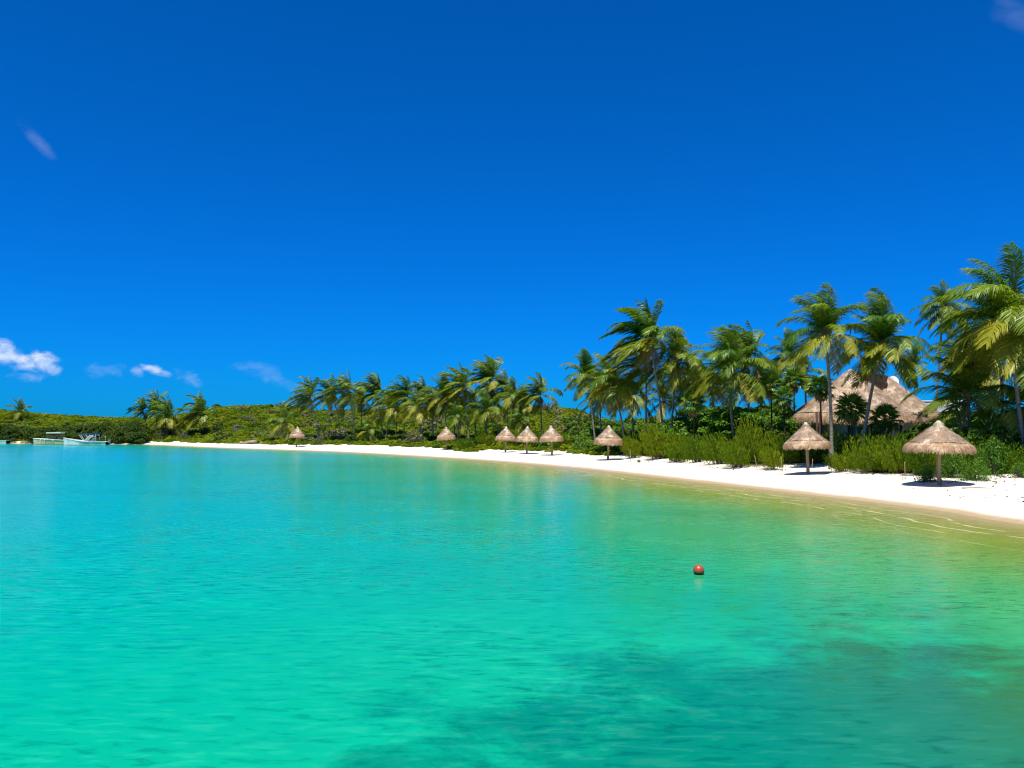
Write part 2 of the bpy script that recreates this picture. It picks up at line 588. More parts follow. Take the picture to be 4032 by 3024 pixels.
def sand_mat():
    m, n, out = new_mat('beach_sand')
    g = n.n('ShaderNodeNewGeometry')
    P = g.outputs['Position']
    a1 = n.n('ShaderNodeAttribute', attribute_name='shore')
    a2 = n.n('ShaderNodeAttribute', attribute_name='veg')
    f = n.noise(P, 1.1, 5, 0.6)
    f2 = n.noise(P, 9, 3, 0.6)
    dry = n.mix(n.rng(f, 0.35, 0.7), (0.74, 0.70, 0.61), (0.60, 0.54, 0.44))
    # wet sand by the water
    wob = n.math('ADD', a1.outputs['Fac'], n.math('MULTIPLY', n.math('SUBTRACT', f, 0.5), 0.5))
    wet = n.rng(wob, 0.15, 0.8, 1, 0)
    c = n.mix(wet, dry, (0.44, 0.33, 0.20))
    # leaf litter and roots below the plants, with a ragged edge
    v = n.math('ADD', a2.outputs['Fac'], n.math('MULTIPLY', n.math('SUBTRACT', n.noise(P, 0.9, 5, 0.7), 0.5), 3.5))
    c = n.mix(n.rng(v, 0.3, 1.6), c, n.mix(f2, (0.05, 0.045, 0.02), (0.12, 0.10, 0.05)))
    # specks of dry weed and footprints
    sp = n.noise(n.mapping(P, scale=(1, 1.8, 1)), 3.6, 6, 0.75)
    spk = n.math('MULTIPLY', n.rng(sp, 0.60, 0.66), n.rng(n.noise(P, 0.35, 2), 0.44, 0.56))
    spk = n.math('MULTIPLY', spk, n.rng(a1.outputs['Fac'], 2.0, 4.0))
    c = n.mix(n.math('MULTIPLY', spk, 0.8), c, (0.26, 0.19, 0.12))
    # the seabed under the water
    c = n.mix(n.rng(a1.outputs['Fac'], -0.4, -3.0), c, (0.50, 0.46, 0.22))
    h = n.math('ADD', n.math('MULTIPLY', n.noise(P, 2.6, 4, 0.6), 1.0), n.math('MULTIPLY', f2, 0.25))
    principled(n, out, c, n.rng(wet, 0, 1, 0.9, 0.35), 0.25, h, 0.6, 0.10)
    return m


build_ground()


# ------------------------------------------------------------------ water
def water_mat():
    m, n, out = new_mat('lagoon_water')
    g = n.n('ShaderNodeNewGeometry')
    P = g.outputs['Position']
    at = n.n('ShaderNodeAttribute', attribute_name='offshore')
    sd = at.outputs['Fac']
    lowf = n.noise(P, 0.09, 4, 0.6, 0.4)
    midf = n.noise(n.mapping(P, scale=(1, 1.6, 1), rot=(0, 0, R(20))), 0.33, 4, 0.6, 0.6)
    sdn = n.math('ADD', sd, n.math('MULTIPLY', n.math('SUBTRACT', lowf, 0.5), n.rng(sd, 2, 14, 0.5, 12)))
    sepq = n.n('ShaderNodeSeparateXYZ')
    n.link(P, sepq.inputs[0])
    steep = n.rng(sepq.outputs[1], 62, 112, 1.0, 5.0)     # the bottom falls away faster along the far shore
    x = n.math('DIVIDE', n.math('MULTIPLY', sdn, steep), 80.0, clamp=True)
    col = n.ramp(x, [(0.0, (0.36, 0.28, 0.11)), (0.015, (0.27, 0.26, 0.055)), (0.055, (0.17, 0.265, 0.035)), (0.10, (0.060, 0.32, 0.100)),
                     (0.18, (0.006, 0.32, 0.150)), (0.30, (0.0, 0.33, 0.19)), (0.60, (0.0, 0.34, 0.30)), (1.0, (0.0, 0.34, 0.36))])
    # pale sand patches and darker sea-grass beds on the bottom
    col = n.mix(n.rng(midf, 0.50, 0.72, 0, 0.35), col, n.mix(1.0, col, (1.5, 1.35, 1.35), 'MULTIPLY'))
    sepp = n.n('ShaderNodeSeparateXYZ')
    n.link(P, sepp.inputs[0])
    bed = n.math('ADD', n.math('MULTIPLY', n.noise(P, 0.55, 8, 0.72, 0.3), 1.0),
                 n.math('MULTIPLY', n.rng(n.vmath('DISTANCE', P, (5.0, 5.0, 0.0)), 2.0, 10.5, 0.36, -0.10), 1.0))
    bedm = n.rng(bed, 0.46, 0.74, 0, 0.85)
    col = n.mix(bedm, col, n.mix(n.rng(sepp.outputs[0], 2.0, 6.0), (0.0, 0.15, 0.095), (0.022, 0.115, 0.040)))
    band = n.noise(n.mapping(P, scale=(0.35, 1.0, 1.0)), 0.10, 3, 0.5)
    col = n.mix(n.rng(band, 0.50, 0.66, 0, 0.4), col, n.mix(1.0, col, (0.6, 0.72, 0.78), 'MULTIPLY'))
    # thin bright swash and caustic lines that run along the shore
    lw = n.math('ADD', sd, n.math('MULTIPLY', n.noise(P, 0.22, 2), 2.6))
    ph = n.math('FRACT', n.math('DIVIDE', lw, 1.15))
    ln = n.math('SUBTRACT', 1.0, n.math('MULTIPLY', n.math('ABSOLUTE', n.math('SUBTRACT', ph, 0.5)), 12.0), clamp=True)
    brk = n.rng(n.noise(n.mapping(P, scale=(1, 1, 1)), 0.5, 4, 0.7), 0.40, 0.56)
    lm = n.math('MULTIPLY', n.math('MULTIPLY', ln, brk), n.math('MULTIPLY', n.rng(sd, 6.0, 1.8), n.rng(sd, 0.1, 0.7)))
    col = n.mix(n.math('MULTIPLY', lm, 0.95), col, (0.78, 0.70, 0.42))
    # ripples of three sizes
    v1 = n.mapping(P, scale=(0.42, 1.25, 1), rot=(0, 0, R(17)))
    r1 = n.noise(v1, 5.2, 3, 0.55, 0.5)
    v2 = n.mapping(P, scale=(0.5, 1.1, 1), rot=(0, 0, R(9)))
    r2 = n.noise(v2, 1.3, 3, 0.5, 0.4)
    v3 = n.mapping(P, scale=(0.45, 1.0, 1), rot=(0, 0, R(25)))
    r3 = n.noise(v3, 11.0, 2, 0.5, 0.3)
    calm = n.rng(n.noise(P, 0.16, 3, 0.55), 0.36, 0.62, 0.35, 1.0)
    def slope(vec, scale, amp, det=2):
        c_ = n.noise(vec, scale, det, 0.55, 0.4, col=True)
        return n.vmath('SCALE', n.vmath('SUBTRACT', c_, (0.5, 0.5, 0.5)), amp)
    sl_ = n.vmath('ADD', n.vmath('ADD', slope(v1, 7.0, 0.24), slope(v2, 2.4, 0.12)), slope(v3, 21.0, 0.22))
    sl_ = n.vmath('SCALE', sl_, calm)
    sl_ = n.vmath('MULTIPLY', sl_, (0.7, 1.0, 0.0))
    wnorm = n.vmath('NORMALIZE', n.vmath('ADD', sl_, (0, 0, 1)))
    # ripple shading painted into the water colour: dark strokes and brighter crests
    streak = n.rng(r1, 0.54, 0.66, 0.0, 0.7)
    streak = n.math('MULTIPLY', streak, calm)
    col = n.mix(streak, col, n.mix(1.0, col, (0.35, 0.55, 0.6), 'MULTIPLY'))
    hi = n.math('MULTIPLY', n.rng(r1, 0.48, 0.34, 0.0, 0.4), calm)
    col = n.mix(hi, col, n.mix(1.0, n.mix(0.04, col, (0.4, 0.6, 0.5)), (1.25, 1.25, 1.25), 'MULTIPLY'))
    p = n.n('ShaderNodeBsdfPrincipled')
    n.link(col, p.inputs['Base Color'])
    p.inputs['Roughness'].default_value = 0.17
    p.inputs['IOR'].default_value = 1.33
    p.inputs['Specular IOR Level'].default_value = 0.3
    n.link(wnorm, p.inputs['Normal'])
    tr = n.n('ShaderNodeBsdfTransparent')
    tr.inputs[0].default_value = (0.92, 0.96, 0.86, 1)
    mx = n.n('ShaderNodeMixShader')
    n.link(n.rng(sd, 0.0, 2.2, 0.15, 1.0), mx.inputs[0])
    n.link(tr.outputs[0], mx.inputs[1])
    n.link(p.outputs[0], mx.inputs[2])
    n.link(mx.outputs[0], out.inputs[0])
    return m


def build_water():
    a_in = np.radians(np.arange(-38, 38.01, 0.25))
    a_out = np.radians(np.arange(42, 318.1, 4.0))
    ang = np.concatenate([a_in, a_out])
    rad = np.concatenate([[0.5, 3], np.geomspace(5, 260, 230), np.geomspace(300, 6000, 12)])
    A, Rr = np.meshgrid(ang, rad)
    X, Y = (Rr * np.sin(A)).ravel(), (Rr * np.cos(A)).ravel()
    na, nr = len(ang), len(rad)
    a = np.arange(nr - 1)[:, None] * na + np.arange(na)[None]
    b = np.arange(nr - 1)[:, None] * na + (np.arange(na)[None] + 1) % na
    Q = np.stack([a, a + na, b + na, b], -1).reshape(-1, 4)
    V = np.column_stack([X, Y, np.zeros_like(X)])
    V = np.vstack([V, [0, 0, 0]])
    T = [(len(V) - 1, i, (i + 1) % na) for i in range(na)]
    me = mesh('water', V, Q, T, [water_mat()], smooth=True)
    sd = -sdist(V[:, :2], SHORE)
    at = me.attributes.new('offshore', 'FLOAT', 'POINT')
    at.data.foreach_set('value', sd.astype(np.float32))
    tag(obj('water', me), 'clear turquoise lagoon with green shallows', None, kind='structure')


build_water()


# ------------------------------------------------------------------ leaf clouds
def leaves(C, Nn, size, aspect=1.8, jitter=0.7, rs=None):
    """one small quad (slightly folded to a kite) per centre, facing roughly along Nn"""
    rs = rs or rng
    k = len(C)
    nn = nrm(Nn + jitter * rs.normal(size=(k, 3)))
    u = nrm(np.cross(nn, rs.normal(size=(k, 3))))
    v = np.cross(nn, u)
    s = size * rs.uniform(0.6, 1.3, (k, 1))
    a, b = u * s * 0.5 * aspect, v * s * 0.5
    V = np.stack([C - a, C + b - a * .1, C + a, C - b - a * .1], 1).reshape(-1, 3)
    Q = np.arange(k * 4).reshape(-1, 4)
    return V, Q


def clump_mesh(name, mat, k, size, lobes=7, flat=0.75, seed=0, aspect=1.6):
    rs = np.random.default_rng(seed)
    L = nrm(rs.normal(size=(lobes, 3))) * rs.uniform(0.25, 0.62, (lobes, 1))
    L[:, 2] = np.abs(L[:, 2]) * 0.9
    rad = rs.uniform(0.32, 0.55, lobes)
    w_ = rs.integers(0, lobes, k)
    d = nrm(rs.normal(size=(k, 3)))
    d[:, 2] = np.where(d[:, 2] < -0.35, -d[:, 2], d[:, 2])
    C = L[w_] + d * rad[w_][:, None] * rs.uniform(0.72, 1.08, (k, 1))
    C[:, 2] *= flat
    V, Q = leaves(C, d + np.array([0, 0, .35]), size, aspect, 0.55, rs)
    return mesh(name, V, Q, mats=[mat])


def scatter(name, pts, scl, meshes, label, kind='stuff', zs=None):
    """one stuff object: geometry nodes put a clump on every point"""
    srcs = bpy.data.collections.new(name + '_sources')
    for i, me in enumerate(meshes):
        srcs.objects.link(bpy.data.objects.new('clump_source', me))
    me = bpy.data.meshes.new(name)
    k = len(pts)
    me.vertices.add(k)
    me.vertices.foreach_set('co', np.asarray(pts, np.float32).ravel())
    a = me.attributes.new('scl', 'FLOAT_VECTOR', 'POINT')
    sv = np.asarray(scl, np.float32)
    if sv.ndim == 1:
        zz = sv if zs is None else np.asarray(zs, np.float32)
        sv = np.stack([sv, sv, zz], 1)
    a.data.foreach_set('vector', sv.astype(np.float32).ravel())
    a = me.attributes.new('rot', 'FLOAT_VECTOR', 'POINT')
    rv = np.zeros((k, 3), np.float32)
    rv[:, 2] = rng.uniform(0, 6.28, k)
    a.data.foreach_set('vector', rv.ravel())
    a = me.attributes.new('idx', 'INT', 'POINT')
    a.data.foreach_set('value', rng.integers(0, len(meshes), k).astype(np.int32))
    ng = bpy.data.node_groups.new(name + '_scatter', 'GeometryNodeTree')
    ng.interface.new_socket('Geometry', in_out='INPUT', socket_type='NodeSocketGeometry')
    ng.interface.new_socket('Geometry', in_out='OUTPUT', socket_type='NodeSocketGeometry')
    N = ng.nodes
    gi, go = N.new('NodeGroupInput'), N.new('NodeGroupOutput')
    ci = N.new('GeometryNodeCollectionInfo')
    ci.inputs['Collection'].default_value = srcs
    ci.inputs['Separate Children'].default_value = True
    ci.inputs['Reset Children'].default_value = True
    ip = N.new('GeometryNodeInstanceOnPoints')

    def attr(nm, dt):
        q = N.new('GeometryNodeInputNamedAttribute')
        q.data_type = dt
        q.inputs['Name'].default_value = nm
        return q.outputs['Attribute']
    lk = ng.links.new
    lk(gi.outputs[0], ip.inputs['Points'])
    lk(ci.outputs[0], ip.inputs['Instance'])
    ip.inputs['Pick Instance'].default_value = True
    lk(attr('idx', 'INT'), ip.inputs['Instance Index'])
    lk(attr('rot', 'FLOAT_VECTOR'), ip.inputs['Rotation'])
    lk(attr('scl', 'FLOAT_VECTOR'), ip.inputs['Scale'])
    lk(ip.outputs[0], go.inputs[0])
    o = obj(name, me)
    md = o.modifiers.new('scatter', 'NODES')
    md.node_group = ng
    tag(o, label, None, kind=kind)
    return o


SC = [clump_mesh('scrub_clump', M['scrub'], 300, 0.17, 7, 0.8, s) for s in (1, 2, 3)]
SD = [clump_mesh('mangrove_clump', M['scrub_dark'], 320, 0.16, 7, 0.9, s) for s in (4, 5)]
GL = [clump_mesh('round_leaf_clump', M['glossy'], 260, 0.16, 6, 0.8, s, 1.15) for s in (6, 7, 8)]
GY = [clump_mesh('grey_clump', M['grey_scrub'], 300, 0.11, 7, 0.85, s, 2.2) for s in (9, 10)]


def px_of(P):
    return 2016 + FPX * P[:, 0] / P[:, 1]


def cloud_points(n, pxr, dvr, dmax, seed):
    """random land points by photo column and distance behind the plant line"""
    rs = np.random.default_rng(seed)
    out = []
    tot = 0
    while tot < n:
        k = n * 6
        px = rs.uniform(pxr[0], pxr[1], k)
        Dd = np.sqrt(rs.uniform(30 ** 2, dmax ** 2, k))
        P = np.stack([(px - 2016) / FPX * Dd, Dd], 1)
        dv = sdist(P, VEG)
        ok = (dv > dvr[0]) & (dv < dvr[1])
        out.append(P[ok])
        tot += ok.sum()
    return np.concatenate(out)[:n]


# hillside scrub (from the back of the beach to beyond the crest)
P = cloud_points(13500, (-250, 2420), (0.8, 130), 245, 21)
P = P[~((px_of(P) > 1150) & (px_of(P) < 2400) & (rng.random(len(P)) < 0.15))]
hz = height(P)
sc_ = rng.uniform(0.75, 1.65, len(P))
scatter('hillside_scrub', np.column_stack([P, hz - 0.15]), sc_, SC, 'dense yellow green scrub covering the low hills behind the beach', zs=sc_ * rng.uniform(0.7, 1.1, len(P)))
P = cloud_points(650, (-250, 2420), (0.5, 60), 210, 22)
scatter('dark_scrub', np.column_stack([P, height(P) + .1]), rng.uniform(0.8, 1.7, len(P)), SD + GL, 'darker round leafed bushes among the hillside scrub')
# low front edge of the vegetation along the far beach
P = cloud_points(520, (590, 2420), (-0.6, 3.5), 175, 23)
sc_ = rng.uniform(0.6, 1.15, len(P))
scatter('beach_edge_scrub', np.column_stack([P, height(P) - 0.05]), sc_, SC, 'low green scrub along the back of the far beach', zs=sc_ * .8)
# leafy undergrowth behind the palms on the right
P = cloud_points(1500, (2250, 4250), (4.0, 42), 112, 24)
zz = height(P)
px_ = px_of(P)
sc_ = rng.uniform(0.8, 1.5, len(P))
# keep clear of the thatched house and in front of it
keep = ~((px_ > 3090) & (px_ < 3700) & (P[:, 1] > 50))
P, zz, sc_ = P[keep], zz[keep], sc_[keep]
scatter('leafy_undergrowth', np.column_stack([P, zz + rng.uniform(0, 1.5, len(P))]), sc_, GL + SD, 'thick green undergrowth behind the palms on the right')
P = cloud_points(380, (2650, 3110), (6.0, 24), 80, 25)
scatter('tall_leafy_thicket', np.column_stack([P, height(P) + rng.uniform(0.5, 3.6, len(P))]), rng.uniform(0.7, 1.2, len(P)), GL, 'tall glossy leafed thicket left of the thatched house')
P = cloud_points(420, (2950, 3900), (24, 48), 90, 26)
P = P[P[:, 1] > 68]
scatter('thicket_behind_house', np.column_stack([P, height(P) + rng.uniform(0.3, 2.0, len(P))]), rng.uniform(0.9, 1.5, len(P)), GL + SD, 'green thicket showing behind and under the eaves of the thatched house')
P = cloud_points(260, (-250, 2420), (2.0, 80), 200, 27)
sc_ = rng.uniform(0.6, 1.9, len(P))
scatter('grey_scrub', np.column_stack([P, height(P) + .15]), sc_, GY, 'grey brown dry bushes among the hillside scrub')
# mangrove thicket down to the water on the left
rs = np.random.default_rng(30)
px_ = rs.uniform(-200, 600, 900)
Ds = np.interp(px_, [-200, 0, 220, 450, 560, 600], [178, 175.5, 171.8, 166.8, 163.2, 168])
Dd = Ds + rs.uniform(0, 14, 900)
top = np.interp(px_, [-200, 0, 150, 300, 430, 540, 590, 610], [1668, 1672, 1690, 1680, 1672, 1660, 1690, 1720])
X = (px_ - 2016) / FPX * Dd
zt = CAMZ + (HOR - top) / FPX * Dd - 0.7
zb = np.maximum(height(np.stack([X, Dd], 1)), 0)
fr = rs.uniform(0, 1, 900) ** 0.8
Z = zb + (zt - zb) * fr * np.clip(0.35 + (Dd - Ds) / 5, 0, 1)
gap = ((px_ > 66) & (px_ < 112) & (Dd - Ds < 5)) | ((px_ > 585) & (Dd < 170))
scatter('mangrove_thicket', np.column_stack([X, Dd, Z])[~gap], rs.uniform(0.9, 1.5, 900)[~gap], SD, 'dark green mangrove thicket reaching down to the water behind the boats')


# ------------------------------------------------------------------ coconut palms
def frond_mesh(name, az, el, wind, grav, mat, dead=False, seed=0, K=46, lw=0.011):
    """unit length pinnate frond whose leaflets stream with the wind (blowing to -x)"""
    rs = np.random.default_rng(seed)
    n = 12
    d = np.array([math.cos(el) * math.sin(az), math.cos(el) * math.cos(az), math.sin(el)])
    wv = np.array([-1.0, 0.15, 0.05])
    P = [np.zeros(3)]
    Tn = []
    for i in range(n):
        t = (i + .5) / n
        Tn.append(d.copy())
        P.append(P[-1] + d / n)
        d = d + (np.array([0, 0, -1.0]) * grav * (0.35 + t) + wv * wind * (0.25 + t)) / n
        d = d / np.linalg.norm(d)
    Tn.append(d.copy())
    P, Tn = np.array(P), np.array(Tn)
    V, Q, T = [], [], []
    # rachis: flat three-sided midrib
    rw = 0.012 * (1 - np.linspace(0, 1, n + 1)) + 0.002
    for i in range(n + 1):
        s = np.cross(Tn[i], [0, 0, 1.0])
        s = s / (np.linalg.norm(s) + 1e-6)
        u = np.cross(s, Tn[i])
        V += [P[i] + s * rw[i], P[i] - s * rw[i], P[i] - u * rw[i] * 1.2]
    for i in range(n):
        for j in range(3):
            a, b = i * 3 + j, i * 3 + (j + 1) % 3
            Q.append((a, b, b + 3, a + 3))
    mi = [1] * len(Q)
    ts = np.linspace(0.13, 0.995, K)
    for t in ts:
        f = t * n
        i = min(int(f), n - 1)
        p = P[i] + (P[i + 1] - P[i]) * (f - i)
        tn = Tn[i] * (1 - f + i) + Tn[i + 1] * (f - i)
        s0 = np.cross(tn, [0, 0, 1.0])
        s0 = s0 / (np.linalg.norm(s0) + 1e-6)
        up = np.cross(s0, tn)
        L = 0.31 * (math.sin(math.pi * (0.12 + 0.80 * t)) ** 0.7) * (1.0 if not dead else 0.75)
        for sg in (-1, 1):
            if rs.random() < (0.08 if not dead else 0.3):
                continue
            l1 = s0 * sg * 0.95 + tn * (0.45 + 0.5 * t) + up * 0.12 + wv * wind * 0.28 + np.array([0, 0, -0.25]) + rs.normal(size=3) * 0.10
            l1 = l1 / np.linalg.norm(l1)
            l2 = l1 + np.array([0, 0, -1.0]) * (0.75 if not dead else 1.5) + wv * wind * 0.5 + rs.normal(size=3) * 0.12
            l2 = l2 / np.linalg.norm(l2)
            ln = L * rs.uniform(0.85, 1.1)
            wd = np.cross(l1, up + rs.normal(size=3) * 0.25)
            wd = wd / (np.linalg.norm(wd) + 1e-6) * (lw if not dead else 0.007)
            b0 = len(V)
            m_ = p + l1 * ln * 0.5
            V += [p - wd * .6, p + wd * .6, m_ + wd, m_ - wd, m_ + l2 * ln * 0.5]
            Q.append((b0, b0 + 1, b0 + 2, b0 + 3))
            mi.append(0)
            T.append((b0 + 3, b0 + 2, b0 + 4))
    mi = mi + [0] * len(T)
    return mesh(name, np.array(V), Q, T, [mat, M['rachis'] if not dead else M['frond_dead']], mi=mi)


# wind classes: strong sweep on the exposed spit, lighter near the house
ELS = [80, 58, 34, 8, -22]
NAZ = 10
LIB = {}
for wi, wnd in enumerate((1.7, 0.7)):
    for ei, el in enumerate(ELS):
        for ai in range(NAZ):
            mt = M['frond'] if ei < 3 else M['frond_old']
            LIB[wi, ei, ai] = frond_mesh('palm_frond', 2 * math.pi * ai / NAZ, R(el), wnd, (1.9, 2.2, 2.3, 2.0, 1.5)[ei] * (1.0, 1.1)[wi], mt, seed=ai * 7 + ei + wi * 50, K=(46, 62)[wi], lw=(0.0112, 0.0078)[wi])
DEADF = [frond_mesh('dead_frond', 2 * math.pi * a / 6, R(-50), 0.25, 1.5, M['frond_dead'], True, 900 + a, 30) for a in range(6)]
SPEAR = [frond_mesh('spear_frond', 2 * math.pi * a / 3, R(86), w_, 0.4, M['frond'], False, 950 + a, 36) for a, w_ in ((0, .5), (1, .9), (2, .3))]


def lobe_mesh(name, mat, n=8, rings=6, sx=1, sz=1.2):
    mb = MB()
    mb.lathe([(max(0.001, math.sin(math.pi * i / rings)) * sx, -math.cos(math.pi * i / rings) * sz) for i in range(rings + 1)], n)
    return mb.mesh(name, mat, True)


NUT = lobe_mesh('coconut', M['coconut'])


def coconut_palm(cpx, cpy, bpx, Dp, rpx, nf, wi, old, label, group, bend=0.0, nuts=0, dead=3, spear=True, trunk_r=0.13, Db=0.0, bz=None):
    top = pt(cpx, cpy, Dp)
    by = Dp + Db
    bx = xat(bpx, by)
    z0 = (gz(bx, by) if bz is None else bz) - 0.1
    if z0 > top.z - 0.6:
        z0 = top.z - 0.6
    t = thing('coconut_palm', label, 'palm tree', (bx, by, z0), 0, group)
    rel = top - Vector((bx, by, z0))
    L = rpx / FPX * Dp * (1.66 if wi == 0 else (1.55 if cpx < 3000 else 1.32))
    pts, rad = [], []
    N = 9
    for i in range(N + 1):
        s = i / N
        off = math.sin(math.pi * s) * bend
        curve = s ** 1.25
        p = Vector((rel.x * curve + off, rel.y * s, rel.z * s))
        pts.append(p)
        rad.append(trunk_r * (1.35 - 0.6 * min(1, s * 5) + 0.0) * (1 - 0.30 * s) + (0.03 if i % 2 else 0) * trunk_r)
    mb = MB().tube(pts, rad, 10)
    obj('trunk', mb.mesh('palm_trunk', M['trunk'], True), t)
    # fibrous heart where the fronds leave the trunk
    mb = MB().lathe([(0.02, -0.28), (0.11, -0.22), (0.16, 0), (0.12, 0.2), (0.02, 0.34)], 9, 0.1)
    h = obj('crown_shaft', mb.mesh('crown_shaft', M['frond_dead'], True), t, rel, None, (1, 1, 1.2))
    nf = int(nf * 1.2)
    rr = random.Random(int(cpx * 13 + cpy))
    g0 = rr.random() * 6.28
    for k in range(nf):
        u = (k + 0.5) / nf
        # steep fronds first, then lower ones; golden angle round the crown
        cum = [0.22, 0.44, 0.66, 0.86, 1.01] if not old else [0.14, 0.32, 0.54, 0.80, 1.01]
        ei = next(i for i, c in enumerate(cum) if u < c)
        a = (g0 + k * 2.39996) % (2 * math.pi)
        if wi == 0 and ei >= 1 and math.sin(a) > 0.35 and rr.random() < 0.6:
            a = (2 * math.pi - a)                    # the gusts fold most windward fronds over to the lee
        ai = int(round(a / (2 * math.pi) * NAZ)) % NAZ
        me = LIB[wi, ei, ai]
        s = L * rr.uniform(0.82, 1.12) * (0.92 if ei == 0 else 1)
        obj('frond', me, t, rel + Vector((0, 0, 0.05 - 0.05 * ei)), (R(rr.uniform(-9, 9)), R(rr.uniform(-9, 9)), R(rr.uniform(-16, 16))), (s, s, s))
    if spear:
        s = L * 0.8
        obj('frond', rr.choice(SPEAR), t, rel + Vector((0, 0, 0.1)), (R(rr.uniform(-6, 6)), R(rr.uniform(2, 12)), 0), s)
    for k in range(dead):
        s = L * rr.uniform(0.6, 0.85)
        f = obj('frond', DEADF[(k * 2 + int(cpx)) % 6], t, rel + Vector((0, 0, -0.2)), (0, 0, R(rr.uniform(-25, 25))), (s, s, s))
        f['label'] = 'dead brown frond hanging below the crown'
    for k in range(nuts):
        a = rr.random() * 6.28
        obj('coconut', NUT, t, rel + Vector((math.cos(a) * .22, math.sin(a) * .22, -0.18 - rr.random() * .25)), (rr.random(), rr.random(), 0), 0.115)
    return t


